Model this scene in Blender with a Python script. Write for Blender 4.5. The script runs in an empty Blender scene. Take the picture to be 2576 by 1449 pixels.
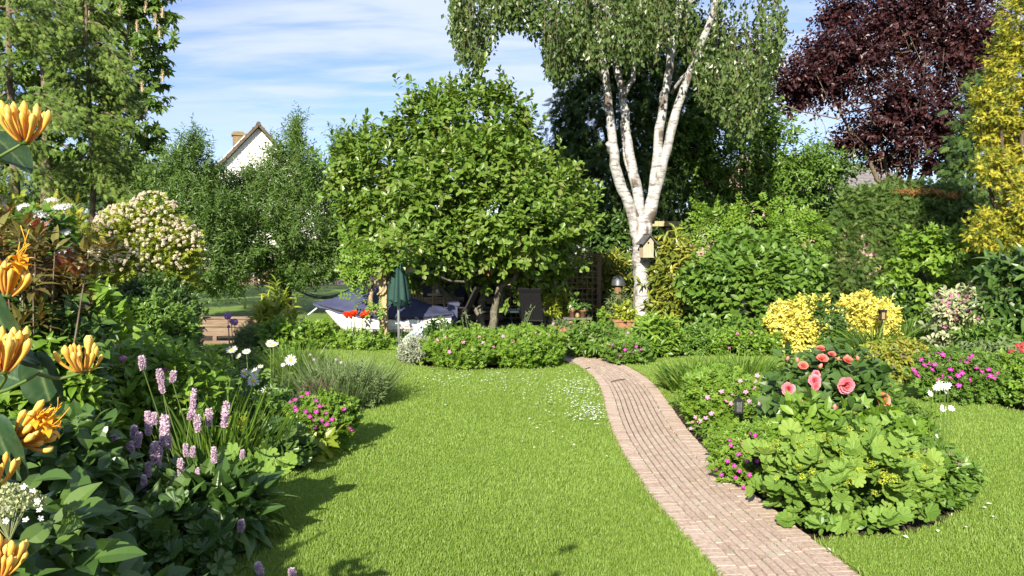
import bpy, bmesh, math
import numpy as np
from mathutils import Matrix, Vector
PI = math.pi
rng = np.random.default_rng(11)
SC = bpy.context.scene
COL = SC.collection

# ------------------------------------------------------------------ camera
F, CU, CV, HV, CAMH = 1932.0, 1288.0, 724.5, 640.0, 1.6
PITCH = math.atan((CV - HV) / F)
SP, CP = math.sin(PITCH), math.cos(PITCH)
cd = bpy.data.cameras.new('camera'); cam = bpy.data.objects.new('camera', cd); COL.objects.link(cam)
cd.lens = 27.0; cd.sensor_width = 36.0; cd.clip_start = 0.05; cd.clip_end = 3000
cam.location = (0, 0, CAMH); cam.rotation_euler = (PI / 2 - PITCH, 0, 0)
SC.camera = cam

def P(u, v, Y):
    """world point that stands at distance Y in the direction of photo point (u, v)"""
    x = (u - CU) / F; yu = -(v - CV) / F
    d = np.array([x, CP + yu * SP, -SP + yu * CP])
    return np.array([0, 0, CAMH]) + d * (Y / d[1])

def G(u, v):
    x = (u - CU) / F; yu = -(v - CV) / F
    d = np.array([x, CP + yu * SP, -SP + yu * CP])
    p = d * (-CAMH / d[2])
    return np.array([p[0], p[1], 0.0])

def m_px(px, Y): return px * Y / F

# ------------------------------------------------------------------ mesh buffers
def nrm(a):
    return a / np.maximum(np.linalg.norm(a, axis=-1, keepdims=True), 1e-9)

class Buf:
    def __init__(s): s.V = []; s.F = []; s.T = []; s.n = 0
    def add(s, V, faces, tint=0.5, mi=0):
        V = np.asarray(V, dtype=np.float64)
        if V.ndim == 2: V = V[None]
        N, k, _ = V.shape
        t = np.broadcast_to(np.asarray(tint, dtype=np.float64).reshape(-1, 1) if np.ndim(tint) < 2 else np.asarray(tint), (N, k))
        s.V.append(V.reshape(-1, 3)); s.T.append(t.reshape(-1))
        off = s.n + np.arange(N) * k
        by = {}
        for f in faces: by.setdefault(len(f), []).append(f)
        for ar, fl in by.items():
            fa = np.asarray(fl)
            s.F.append((ar, (fa[None] + off[:, None, None]).reshape(-1, ar), mi))
        s.n += N * k
        return s
    def mesh(s, name, mats, smooth=False, off=None):
        me = bpy.data.meshes.new(name)
        V = np.concatenate(s.V) if s.V else np.zeros((0, 3))
        if off is not None: V = V - np.asarray(off)
        me.vertices.add(len(V)); me.vertices.foreach_set('co', V.astype(np.float32).ravel())
        L = np.concatenate([f.ravel() for _, f, _ in s.F]).astype(np.int32)
        cnt = np.concatenate([np.full(len(f), a) for a, f, _ in s.F]).astype(np.int32)
        mi = np.concatenate([np.full(len(f), m) for _, f, m in s.F]).astype(np.int32)
        st = np.concatenate([[0], np.cumsum(cnt)[:-1]]).astype(np.int32)
        me.loops.add(len(L)); me.loops.foreach_set('vertex_index', L)
        me.polygons.add(len(cnt)); me.polygons.foreach_set('loop_start', st)
        me.polygons.foreach_set('material_index', mi)
        if smooth: me.polygons.foreach_set('use_smooth', np.ones(len(cnt), dtype=bool))
        else: me.polygons.foreach_set('use_smooth', np.zeros(len(cnt), dtype=bool))
        at = me.attributes.new('tint', 'FLOAT', 'POINT')
        at.data.foreach_set('value', np.concatenate(s.T).astype(np.float32))
        me.update(calc_edges=True)
        for m in (mats if isinstance(mats, (list, tuple)) else [mats]): me.materials.append(m)
        return me

def link(name, me, parent=None):
    o = bpy.data.objects.new(name, me); COL.objects.link(o)
    if parent is not None: o.parent = parent
    return o

def obj(name, buf, mats, parent=None, smooth=False, world=False):
    off = np.array(parent.location) if (world and parent is not None) else None
    return link(name, buf.mesh(name, mats, smooth, off), parent)

def tag(o, label=None, cat=None, group=None, kind=None):
    if label: o['label'] = label
    if cat: o['category'] = cat
    if group: o['group'] = group
    if kind: o['kind'] = kind
    return o

def thing(name, label, cat, loc, group=None, rz=0.0):
    o = bpy.data.objects.new(name, None); COL.objects.link(o)
    o.empty_display_size = 0.1
    o.location = tuple(float(c) for c in loc); o.rotation_euler = (0, 0, rz)
    return tag(o, label, cat, group)

def rot_to(z, spin=0.0):
    z = Vector(z).normalized()
    q = Vector((0, 0, 1)).rotation_difference(z)
    return (q.to_matrix() @ Matrix.Rotation(spin, 3, 'Z')).to_euler()

# ------------------------------------------------------------------ solid helpers
def box(B, c, s, rz=0.0, tint=0.5, mi=0, R=None):
    c = np.asarray(c, float); h = np.asarray(s, float) / 2
    V = np.array([[x, y, z] for z in (-1, 1) for y in (-1, 1) for x in (-1, 1)], float) * h
    if R is not None: V = V @ np.asarray(R).T
    if rz:
        a = np.array([[math.cos(rz), -math.sin(rz), 0], [math.sin(rz), math.cos(rz), 0], [0, 0, 1]]); V = V @ a.T
    B.add(V + c, [(0, 2, 3, 1), (4, 5, 7, 6), (0, 1, 5, 4), (2, 6, 7, 3), (0, 4, 6, 2), (1, 3, 7, 5)], tint, mi)

def bar(B, a, b, w, t, tint=0.5, mi=0, up=(0, 0, 1)):
    a = np.asarray(a, float); b = np.asarray(b, float); d = nrm(b - a)
    x = np.cross(d, up)
    if np.linalg.norm(x) < 1e-4: x = np.array([1.0, 0, 0])
    x = nrm(x); z = np.cross(x, d)
    box(B, (a + b) / 2, (w, np.linalg.norm(b - a), t), tint=tint, mi=mi, R=np.stack([x, d, z], 1))

def tube(B, pts, rad, sides=7, tint=0.5, mi=0, caps=True):
    pts = np.asarray(pts, float); n = len(pts)
    rad = np.broadcast_to(np.asarray(rad, float), (n,))
    tg = nrm(np.gradient(pts, axis=0))
    ref = np.array([0.31, 0.17, 0.93]) if abs(tg[0][2]) < .8 else np.array([0.93, 0.2, 0.1])
    x = nrm(np.cross(tg, ref)); y = np.cross(tg, x)
    a = np.arange(sides) * 2 * PI / sides
    V = pts[:, None] + rad[:, None, None] * (np.cos(a)[None, :, None] * x[:, None] + np.sin(a)[None, :, None] * y[:, None])
    fs = []
    for i in range(n - 1):
        for j in range(sides):
            k = (j + 1) % sides
            fs.append((i * sides + j, i * sides + k, (i + 1) * sides + k, (i + 1) * sides + j))
    if caps: fs.append(tuple(range(sides))[::-1]); fs.append(tuple((n - 1) * sides + j for j in range(sides)))
    t = np.broadcast_to(np.asarray(tint, float).reshape(-1, 1), (n, sides)).reshape(1, -1) if np.ndim(tint) == 1 else tint
    B.add(V.reshape(-1, 3), fs, t, mi)

def lathe(B, prof, c=(0, 0, 0), sides=20, tint=0.5, mi=0, wav=0, wn=8):
    prof = np.asarray(prof, float); n = len(prof); a = np.arange(sides) * 2 * PI / sides
    r = prof[:, 0][:, None] * (1 + wav * np.cos(a * wn)[None])
    V = np.stack([r * np.cos(a), r * np.sin(a), np.broadcast_to(prof[:, 1][:, None], r.shape)], -1) + np.asarray(c)
    fs = [(i * sides + j, i * sides + (j + 1) % sides, (i + 1) * sides + (j + 1) % sides, (i + 1) * sides + j)
          for i in range(n - 1) for j in range(sides)]
    B.add(V.reshape(-1, 3), fs, tint, mi)

def spline(pts, n):
    p = np.asarray(pts, float); m = len(p)
    t = np.linspace(0, m - 1, n); i = np.clip(t.astype(int), 0, m - 2); f = (t - i)[:, None]
    q = np.vstack([2 * p[0] - p[1], p, 2 * p[-1] - p[-2]])
    a, b, c, d = q[i], q[i + 1], q[i + 2], q[i + 3]
    return 0.5 * (2 * b + (c - a) * f + (2 * a - 5 * b + 4 * c - d) * f ** 2 + (3 * b - a - 3 * c + d) * f ** 3)

def limb(B, pts, r0, r1, n=14, sides=8, wob=0.0, tint=0.5):
    p = spline(pts, n)
    if wob: p[1:] += rng.normal(0, wob, (n - 1, 3))
    tube(B, p, np.linspace(r0, r1, n) * rng.uniform(.93, 1.07, n), sides, tint)

def in_poly(x, y, poly):
    poly = np.asarray(poly); r = np.zeros(len(x), bool); j = len(poly) - 1
    for i in range(len(poly)):
        xi, yi = poly[i][:2]; xj, yj = poly[j][:2]
        c = ((yi > y) != (yj > y)) & (x < (xj - xi) * (y - yi) / (yj - yi + 1e-12) + xi)
        r ^= c; j = i
    return r

# ------------------------------------------------------------------ leaf shapes
def tm(rows, fold=.25, droop=.15, spine=True):
    V = [(0, 0, 0)]; Fc = []
    z = lambda y: -droop * y * y
    if not spine:
        (y, w), = rows
        V = [(0, 0, 0), (w, y, z(y) + fold * w), (0, 1, z(1)), (-w, y, z(y) + fold * w)]
        return np.array(V, float), [(0, 1, 2), (0, 2, 3)]
    for y, w in rows: V += [(-w, y, z(y) + fold * w), (0, y, z(y)), (w, y, z(y) + fold * w)]
    V.append((0, 1, z(1))); t = len(V) - 1; n = len(rows)
    Fc += [(0, 3, 2), (0, 2, 1)]
    for i in range(n - 1):
        a = 1 + 3 * i; b = a + 3
        Fc += [(a + 1, a + 2, b + 2, b + 1), (a, a + 1, b + 1, b)]
    a = 1 + 3 * (n - 1)
    Fc += [(a + 1, a + 2, t), (a, a + 1, t)]
    return np.array(V, float), Fc

def lobes(n, depth, span=150, cup=.15, sub=2, notch=0.0):
    V = [(0, 0, 0)]; m = n * sub
    for i in range(m + 1):
        a = math.radians(-span + 2 * span * i / m)
        ph = (i % sub) / sub
        r = .5 * (1 - depth * (1 - math.sin(PI * ph))) if sub > 1 else .5
        r *= 1 + .12 * math.cos(a)
        V.append((r * math.sin(a), r * math.cos(a), cup * r * r * 2 + (.012 if i % 2 else -.012)))
    return np.array(V, float), [(0, i + 2, i + 1) for i in range(m)]

def comb(parts):
    V = []; Fc = []; o = 0
    for v, f in parts:
        V.append(v); Fc += [tuple(i + o for i in g) for g in f]; o += len(v)
    return np.concatenate(V), Fc

def xf(t, ang=0, s=1, o=(0, 0, 0), dr=0):
    v, f = t; c, n = math.cos(ang), math.sin(ang)
    w = v.copy() * s
    w = np.stack([w[:, 0] * c + w[:, 1] * n, -w[:, 0] * n + w[:, 1] * c, w[:, 2] - dr * w[:, 1]], 1) + np.array(o)
    return w, f

KITE = tm([(.45, .27)], .35, .12, False)
KITEN = tm([(.45, .13)], .35, .2, False)
NEED = (np.array([(-.04, 0, 0), (.04, 0, 0), (0, 1, -.15)], float), [(0, 1, 2)])
OVAL = tm([(.28, .2), (.65, .22)], .3, .18)
BIGW = tm([(.1, .15), (.25, .26), (.45, .3), (.65, .25), (.85, .12)], .3, .35)
BIGL = tm([(.1, .1), (.25, .19), (.45, .22), (.65, .19), (.85, .1)], .35, .45)
OVALW = tm([(.25, .27), (.6, .3)], .25, .2)
OBOV = tm([(.35, .17), (.72, .27)], .25, .15)
LANCE = tm([(.3, .1), (.65, .09)], .3, .25)
LANCEW = tm([(.3, .15), (.65, .13)], .35, .3)
LOB5 = lobes(5, .45, 140, .12, 4)
LOB5S = lobes(5, .55, 150, .1, 2)
LOB9 = lobes(8, .2, 165, .35, 4)
PALM = comb([xf(KITE, a, s, dr=.45) for a, s in ((-1.5, .7), (-.75, .9), (0, 1), (.75, .9), (1.5, .7))])
def _frond(n, ang, ln, w=.075):
    ps = []
    for j in range(n):
        y = .1 + .8 * j / n; l = ln * (1 - .75 * j / n)
        for s in (-1, 1): ps.append(xf((np.array([(-w / l * .5, 0, 0), (w / l * .5, 0, 0), (0, 1, -.12)], float), [(0, 1, 2)]), s * ang, l, (0, y, -.12 * y * y)))
    ps.append(xf(NEED, 0, .3, (0, .8, -.1)))
    return comb(ps)
FROND = _frond(5, .85, .42, .13)
PINN = comb([xf(KITE, s * 1.1, .3, (0, y, -.2 * y * y)) for y in (.2, .4, .6, .8) for s in (-1, 1)] + [xf(KITE, 0, .3, (0, .8, -.14))])

def tarea(t):
    v, f = t; a = 0
    for g in f:
        for i in range(1, len(g) - 1):
            a += np.linalg.norm(np.cross(v[g[i]] - v[g[0]], v[g[i + 1]] - v[g[0]])) / 2
    return a

def leaves(B, pos, axis, normal, size, T, tint, mi=0, wid=1.0):
    v, f = T
    y = nrm(axis); x = nrm(np.cross(y, normal)); z = np.cross(x, y)
    s = np.broadcast_to(np.asarray(size, float), (len(pos),))[:, None, None]
    W = np.broadcast_to(np.asarray(wid, float), (len(pos),))[:, None, None]
    V = pos[:, None] + s * (v[None, :, 0:1] * W * x[:, None] + v[None, :, 1:2] * y[:, None] + v[None, :, 2:3] * z[:, None])
    B.add(V, f, tint, mi)

def twigs(tips, dirs, L, n, spread=.7, droop=.1, up=.5, jit=.22, start=.15, tn=None):
    N = len(tips); dirs = nrm(dirs)
    r = nrm(rng.normal(size=(N, 3))); e1 = nrm(np.cross(dirs, r)); e2 = np.cross(dirs, e1)
    t = np.linspace(start, 1, n) if n > 1 else np.array([1.0])
    ph = np.arange(n) * 2.4
    ph = ph[None] + rng.uniform(0, 6.28, (N, 1))
    s = np.cos(ph)[..., None] * e1[:, None] + np.sin(ph)[..., None] * e2[:, None]
    Ls = (np.asarray(L) * rng.uniform(.7, 1.3, N))[:, None, None]
    pos = tips[:, None] - dirs[:, None] * Ls * (1 - t)[None, :, None]
    sp = (spread * (1.15 - .45 * t))[None, :, None]
    ax = dirs[:, None] * (1 - sp * .6) + s * sp + np.array([0, 0, -droop]) + rng.normal(0, jit, (N, n, 3))
    no = np.array([-.12, -.42, .92]) * up * 1.25 + dirs[:, None] * .5 + rng.normal(0, jit * 1.3, (N, n, 3)) + s * -.15
    tt = np.clip((.5 * rng.random((N, 1)) + .5 * rng.random((N, n))), 0, 1)
    return pos.reshape(-1, 3), ax.reshape(-1, 3), no.reshape(-1, 3), tt.reshape(-1)

def surf(lumps, N, shell=.3, front=.7, zmin=.03, top=0.0, rej=.5, pw=1.6):
    L = np.asarray(lumps, float); c = L[:, :3]; R = L[:, 3:]
    w = R[:, 0] * R[:, 1] + R[:, 0] * R[:, 2] + R[:, 1] * R[:, 2]; w = w / w.sum()
    outP, outN, got, it = [], [], 0, 0
    while got < N and it < 60:
        it += 1; M = max(200, int((N - got) * 2))
        k = rng.choice(len(L), M, p=w); d = nrm(rng.normal(size=(M, 3)))
        fl = (d[:, 1] > 0) & (rng.random(M) < (front - .5) * 2); d[fl, 1] *= -1
        if top: fz = (d[:, 2] < 0) & (rng.random(M) < top); d[fz, 2] *= -1
        r = 1 - shell * rng.random(M) ** pw
        p = c[k] + d * R[k] * r[:, None]; n = nrm(d / R[k])
        q = (((p[:, None] - c[None]) / R[None]) ** 2).sum(-1); q[np.arange(M), k] = 9
        ok = (q.min(1) > rej) & (p[:, 2] > zmin)
        outP.append(p[ok]); outN.append(n[ok]); got += ok.sum()
    return np.concatenate(outP)[:N], np.concatenate(outN)[:N]

def area(lumps):
    R = np.asarray(lumps, float)[:, 3:]
    a, b, c = R.T
    p = 1.6
    return (4 * PI * (((a * b) ** p + (a * c) ** p + (b * c) ** p) / 3) ** (1 / p)).sum() * .55

def shrub_lumps(w, d, h, n, seed, zb=0.0, ir=.3, flat=False):
    r = np.random.default_rng(seed); H = h - zb
    cz, rz = (zb + H * .46, H * .46) if zb > .15 * h else (zb + H * .34, H * .58)
    L = [(0, 0, cz, w * .44, d * .46, rz)]
    for i in range(n):
        a = 2 * PI * (i + r.uniform(-.3, .3)) / n * 1.618 * 1.0
        el = r.uniform(-.3, 1.25); s = r.uniform(.24, .26 + ir)
        dr = np.array([math.cos(a) * math.cos(el), math.sin(a) * math.cos(el), math.sin(el)])
        k = .5 - s * .45
        L.append((dr[0] * w * k, dr[1] * d * k, zb + H * .46 + dr[2] * H * (.54 - s * .45), w * s * .5, d * s * .5, H * s * .5))
    return np.array(L)

def px_lumps(lst, Y, dy=.9, jit=0.0):
    """lumps given as (u, v, ru, rv[, Y]) -> world ellipsoids"""
    out = []
    for e in lst:
        y = e[4] if len(e) > 4 else Y + rng.uniform(-jit, jit)
        p = P(e[0], e[1], y); rx = m_px(e[2], y); rz = m_px(e[3], y)
        out.append((p[0], p[1], p[2], rx, min(rx, rz * 1.5) * dy, rz))
    return np.array(out)

def foliage(parent, lumps, T, size, mat, cov=2.6, nl=7, twl=None, spread=.7, droop=.1, up=.55, shell=.24, front=.72, jit=.22,
            zmin=.03, top=0.0, dirup=.35, name='foliage', world=False, maxn=320000, dz=0.0, pw=1.6, B=None, mi=0, rej=.5, wid=1.0, rag=.35):
    lo, hi = size; av = (lo + hi) / 2
    n = int(cov * area(lumps) / (tarea(T) * av * av)); n = min(n, maxn)
    nt = max(4, n // nl)
    p, d = surf(lumps, nt, shell, front, zmin, top, rej, pw)
    nt = len(p)
    if rag: p = p + nrm(d + [0, 0, dirup]) * (np.minimum(np.abs(rng.normal(0, 1, (nt, 1))) ** 1.6, 2.6) * rag * (twl if twl is not None else av * 1.6))
    dirs = nrm(d + np.array([0, 0, dirup]) + rng.normal(0, .3, (nt, 3)) + np.array([0, 0, dz]))
    pos, ax, no, tt = twigs(p, dirs, twl if twl is not None else av * 1.6, nl, spread, droop, up, jit)
    own = B is None
    if own: B = Buf()
    sz = rng.uniform(lo, hi, len(pos))
    leaves(B, pos, ax, no, sz, T, tt, mi, wid)
    if own: return obj(name, B, mat, parent, world=world)

def blades(B, base, dirs, length, width, bend, segs=5, tint=None, mi=0, fold=.15):
    """arching strap leaves: base (N,3), start directions, bending over under gravity"""
    N = len(base); dirs = nrm(dirs); length = np.broadcast_to(length, (N,)); width = np.broadcast_to(width, (N,)); bend = np.broadcast_to(bend, (N,))
    h = dirs.copy(); h[:, 2] = 0; h = nrm(h + 1e-6); side = nrm(np.cross(dirs, np.array([0, 0, 1.0]) + rng.normal(0, .2, (N, 3))))
    k = segs + 1; t = np.linspace(0, 1, k)
    L = length[:, None]
    el0 = np.arcsin(np.clip(dirs[:, 2], -1, 1))[:, None] - bend[:, None] * t[None] ** 1.5
    st = np.stack([np.cos(el0)[..., None] * h[:, None], ], 0)[0] + np.sin(el0)[..., None] * np.array([0, 0, 1.0])
    st = st * (L / segs)[..., None]
    c = base[:, None] + np.concatenate([np.zeros((N, 1, 3)), np.cumsum(st[:, :-1], 1)], 1)
    w = width[:, None] * np.sin(PI * (0.12 + .88 * t) ** .7)[None] * .5 + 1e-4
    V = np.stack([c - side[:, None] * w[..., None], c + side[:, None] * w[..., None]], 2).reshape(N, -1, 3)
    fs = [(2 * i, 2 * i + 1, 2 * i + 3, 2 * i + 2) for i in range(segs)]
    B.add(V, fs, rng.random(N) if tint is None else tint, mi)

def scatter(parent, me, pts, dirs, sizes, name, world=False, child=None, maxn=100):
    """flowers: each one a copy that is a part of its plant; past 100 the rest is one mesh"""
    loc = np.array(parent.location) if world else np.zeros(3)
    cam_l = np.array([0, 0, CAMH]) - (np.zeros(3) if world else np.array(parent.location))
    pts = np.asarray(pts, float); sizes = np.broadcast_to(sizes, (len(pts),))
    od = np.argsort(np.linalg.norm(pts - cam_l, axis=1) - 60 * sizes)
    for i in od[:maxn]:
        o = link(name, me, parent); o.location = tuple(pts[i] - loc); o.rotation_euler = rot_to(dirs[i], rng.uniform(0, 6.28)); o.scale = (sizes[i],) * 3
        if child is not None:
            c = link(child[0], child[1], o)
    rest = od[maxn:]
    if len(rest):
        n = len(me.vertices); co = np.empty(n * 3); me.vertices.foreach_get('co', co); co = co.reshape(-1, 3)
        fs = [tuple(p.vertices) for p in me.polygons]; mis = [p.material_index for p in me.polygons]
        tv = np.empty(n); me.attributes['tint'].data.foreach_get('value', tv)
        B = Buf()
        V = np.stack([(co * sizes[i]) @ np.array(rot_to(dirs[i], rng.uniform(0, 6.28)).to_matrix()).T + pts[i] - loc for i in rest])
        B.add(V, [f for f, m in zip(fs, mis) if m == 0], np.broadcast_to(tv, (len(rest), n)))
        if any(mis):
            off = 0
            fa = [f for f, m in zip(fs, mis) if m == 1]
            by = {}
            for f in fa: by.setdefault(len(f), []).append(f)
            for ar, fl in by.items():
                a = np.asarray(fl); B.F.append((ar, (a[None] + (np.arange(len(rest)) * n)[:, None, None]).reshape(-1, ar), 1))
        o = obj(name + '_mass', B, list(me.materials), parent); o['kind'] = 'stuff'
    return
# ------------------------------------------------------------------ materials
def newmat(name):
    m = bpy.data.materials.new(name); m.use_nodes = True; nt = m.node_tree
    b = nt.nodes['Principled BSDF']
    return m, nt, b

def ramp(nt, fac, cols, pos=None):
    r = nt.nodes.new('ShaderNodeValToRGB'); e = r.color_ramp.elements
    n = len(cols); pos = pos or [i / (n - 1) for i in range(n)]
    e[0].position = pos[0]; e[0].color = (*cols[0], 1); e[1].position = pos[-1]; e[1].color = (*cols[-1], 1)
    for i in range(1, n - 1):
        x = e.new(pos[i]); x.color = (*cols[i], 1)
    nt.links.new(fac, r.inputs[0]); return r.outputs[0]

def tint_of(nt):
    a = nt.nodes.new('ShaderNodeAttribute'); a.attribute_name = 'tint'; return a.outputs['Fac']

def leafmat(name, cols, rough=.42, tr=.28, spec=.35, trcol=None, k=1.0):
    m, nt, b = newmat(name)
    c = ramp(nt, tint_of(nt), [tuple(x * k for x in q) for q in cols])
    nt.links.new(c, b.inputs['Base Color']); b.inputs['Roughness'].default_value = rough; b.inputs['Specular IOR Level'].default_value = spec
    if tr > 0:
        t = nt.nodes.new('ShaderNodeBsdfTranslucent'); mx = nt.nodes.new('ShaderNodeMixShader')
        g = nt.nodes.new('ShaderNodeMix'); g.data_type = 'RGBA'; g.blend_type = 'MULTIPLY'; g.inputs[0].default_value = 1
        nt.links.new(c, g.inputs[6]); g.inputs[7].default_value = (*(trcol or (1.7, 1.6, .8)), 1)
        nt.links.new(g.outputs[2], t.inputs[0])
        mx.inputs[0].default_value = tr
        nt.links.new(b.outputs[0], mx.inputs[1]); nt.links.new(t.outputs[0], mx.inputs[2])
        nt.links.new(mx.outputs[0], nt.nodes['Material Output'].inputs[0])
    return m

def noisemat(name, cols, scale=8, rough=.7, bump=.0, stretch=(1, 1, 1), detail=6, tint=0.0, metal=0, spec=.3, pos=None, bscale=None, coords='Object'):
    m, nt, b = newmat(name)
    tc = nt.nodes.new('ShaderNodeTexCoord'); mp = nt.nodes.new('ShaderNodeMapping'); mp.inputs['Scale'].default_value = stretch
    nt.links.new(tc.outputs[coords], mp.inputs[0])
    n = nt.nodes.new('ShaderNodeTexNoise'); n.inputs['Scale'].default_value = scale; n.inputs['Detail'].default_value = detail; n.inputs['Roughness'].default_value = .65
    nt.links.new(mp.outputs[0], n.inputs[0]); f = n.outputs['Fac']
    if tint:
        a = nt.nodes.new('ShaderNodeMath'); a.operation = 'MULTIPLY_ADD'; nt.links.new(tint_of(nt), a.inputs[0]); a.inputs[1].default_value = tint
        s = nt.nodes.new('ShaderNodeMath'); s.operation = 'SUBTRACT'; nt.links.new(f, s.inputs[0]); s.inputs[1].default_value = tint / 2
        nt.links.new(s.outputs[0], a.inputs[2]); f = a.outputs[0]
    c = ramp(nt, f, cols, pos or [.3 + .4 * i / (len(cols) - 1) for i in range(len(cols))])
    nt.links.new(c, b.inputs['Base Color']); b.inputs['Roughness'].default_value = rough; b.inputs['Metallic'].default_value = metal
    b.inputs['Specular IOR Level'].default_value = spec
    if bump:
        bp = nt.nodes.new('ShaderNodeBump'); bp.inputs['Strength'].default_value = bump; bp.inputs['Distance'].default_value = .02
        n2 = nt.nodes.new('ShaderNodeTexNoise'); n2.inputs['Scale'].default_value = bscale or scale * 3; n2.inputs['Detail'].default_value = 5
        nt.links.new(mp.outputs[0], n2.inputs[0]); nt.links.new(n2.outputs['Fac'], bp.inputs['Height']); nt.links.new(bp.outputs[0], b.inputs['Normal'])
    return m

M = {}
M['soil'] = noisemat('soil', [(.02, .013, .008), (.045, .03, .019), (.08, .055, .036)], 14, .95, .6)
M['lawn'] = noisemat('lawn_base', [(.14, .215, .03), (.17, .255, .04), (.195, .28, .052)], 2.2, .9, .5, bscale=90)
M['grass'] = leafmat('grass_blades', [(.15, .23, .036), (.19, .29, .05), (.235, .335, .075), (.3, .33, .11)], .5, .35, .25)
M['farlawn'] = noisemat('far_lawn', [(.1, .17, .018), (.14, .22, .03)], 3, .9, .3, bscale=60)
M['brick'] = noisemat('path_brick', [(.3, .21, .16), (.41, .305, .24), (.46, .36, .29), (.49, .42, .35)], 42, .9, .45, tint=.17, bscale=120)
M['joint'] = noisemat('path_joint', [(.045, .033, .024), (.11, .082, .06)], 40, .95, .3)
M['slab'] = noisemat('patio_slab', [(.1, .09, .085), (.17, .155, .145)], 6, .9, .2)
M['drive'] = noisemat('driveway', [(.4, .28, .2), (.5, .38, .29)], 4, .9)
M['render'] = noisemat('white_boarding', [(.74, .73, .68), (.82, .81, .77)], 1.2, .7)
M['tile'] = noisemat('roof_tile', [(.05, .042, .034), (.1, .08, .058), (.17, .12, .06)], 3.5, .9, .5)
M['slate'] = noisemat('grey_slate', [(.14, .13, .125), (.24, .22, .21)], 4, .85, .3)
M['lichen'] = noisemat('chimney_stone', [(.15, .11, .06), (.29, .22, .12)], 6, .95, .4)
M['glassy'] = noisemat('skylight_frame', [(.6, .62, .65), (.75, .77, .8)], 2, .3)
M['bark'] = noisemat('brown_bark', [(.035, .024, .016), (.09, .065, .045), (.15, .12, .09)], 9, .95, .9, (1, 1, .25))
M['barkmag'] = noisemat('magnolia_bark', [(.05, .045, .03), (.13, .12, .085), (.25, .24, .18)], 11, .95, .6)
M['barkpale'] = noisemat('pale_twisted_bark', [(.2, .14, .08), (.42, .33, .22)], 12, .9, .7, (1, 1, .4))
M['twig'] = noisemat('twig_bark', [(.09, .065, .045), (.2, .16, .11)], 9, .9)
M['stalk'] = leafmat('green_stalk', [(.06, .1, .02), (.1, .16, .03)], .5, 0)
M['timber'] = noisemat('weathered_timber', [(.11, .075, .05), (.2, .14, .095), (.3, .225, .155)], 5, .85, .4, (.6, 4, 9))
M['postwood'] = noisemat('pale_post_wood', [(.3, .22, .11), (.45, .36, .2)], 6, .85, .3, (6, 6, .6))
M['boxwood'] = noisemat('nest_box_wood', [(.3, .24, .16), (.5, .41, .29)], 9, .8, .3, (6, 6, .8))
M['boxroof'] = noisemat('nest_box_roof', [(.045, .045, .05), (.12, .12, .125)], 9, .8, .3)
M['black'] = noisemat('black_fabric', [(.005, .005, .006), (.012, .012, .013)], 30, .6)
M['hull'] = noisemat('white_hull', [(.72, .71, .66), (.8, .79, .75)], 3, .35, spec=.5)
M['navy'] = noisemat('navy_cover', [(.035, .04, .085), (.06, .065, .12)], 5, .6, .35, bscale=9)
M['rubber'] = noisemat('dark_gunwale', [(.012, .012, .014), (.03, .03, .034)], 20, .5)
M['parasol'] = noisemat('green_parasol_cloth', [(.007, .03, .024), (.014, .05, .04)], 6, .7, .2)
M['steel'] = noisemat('grey_pole', [(.28, .31, .33), (.42, .45, .47)], 10, .4, metal=.3, spec=.5)
M['terra'] = noisemat('terracotta', [(.2, .085, .05), (.34, .165, .1)], 9, .85, .2)
M['bluegl'] = noisemat('blue_glaze', [(.01, .04, .25), (.02, .09, .42)], 6, .25, spec=.6)
M['ochre'] = noisemat('ochre_glaze', [(.18, .12, .05), (.34, .25, .13)], 9, .4, spec=.5)
M['redbrick'] = noisemat('red_brick', [(.22, .12, .08), (.38, .24, .17)], 9, .9, .4, tint=.4)
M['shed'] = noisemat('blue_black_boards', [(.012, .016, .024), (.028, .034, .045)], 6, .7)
M['net'] = noisemat('hammock_net', [(.06, .065, .06), (.1, .105, .1)], 20, .9)
M['zinc'] = noisemat('zinc_hood', [(.05, .058, .066), (.11, .12, .13)], 9, .45, metal=.4)
M['tarp'] = noisemat('pale_blue_sheet', [(.35, .4, .45), (.55, .6, .63)], 5, .6, .4)
M['ceramic'] = noisemat('white_ceramic', [(.7, .7, .68), (.8, .8, .78)], 4, .3)
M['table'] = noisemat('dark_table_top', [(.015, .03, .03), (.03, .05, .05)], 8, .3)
M['lampblack'] = noisemat('lantern_black', [(.01, .01, .011), (.02, .02, .02)], 12, .45)
M['pinkwall'] = noisemat('pinkish_brick_wall', [(.42, .27, .2), (.55, .4, .32)], 3, .9)
gm, gnt, gb = newmat('clear_pane'); gb.inputs['Base Color'].default_value = (.8, .85, .85, 1); gb.inputs['Transmission Weight'].default_value = .9; gb.inputs['Roughness'].default_value = .05; M['pane'] = gm

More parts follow.
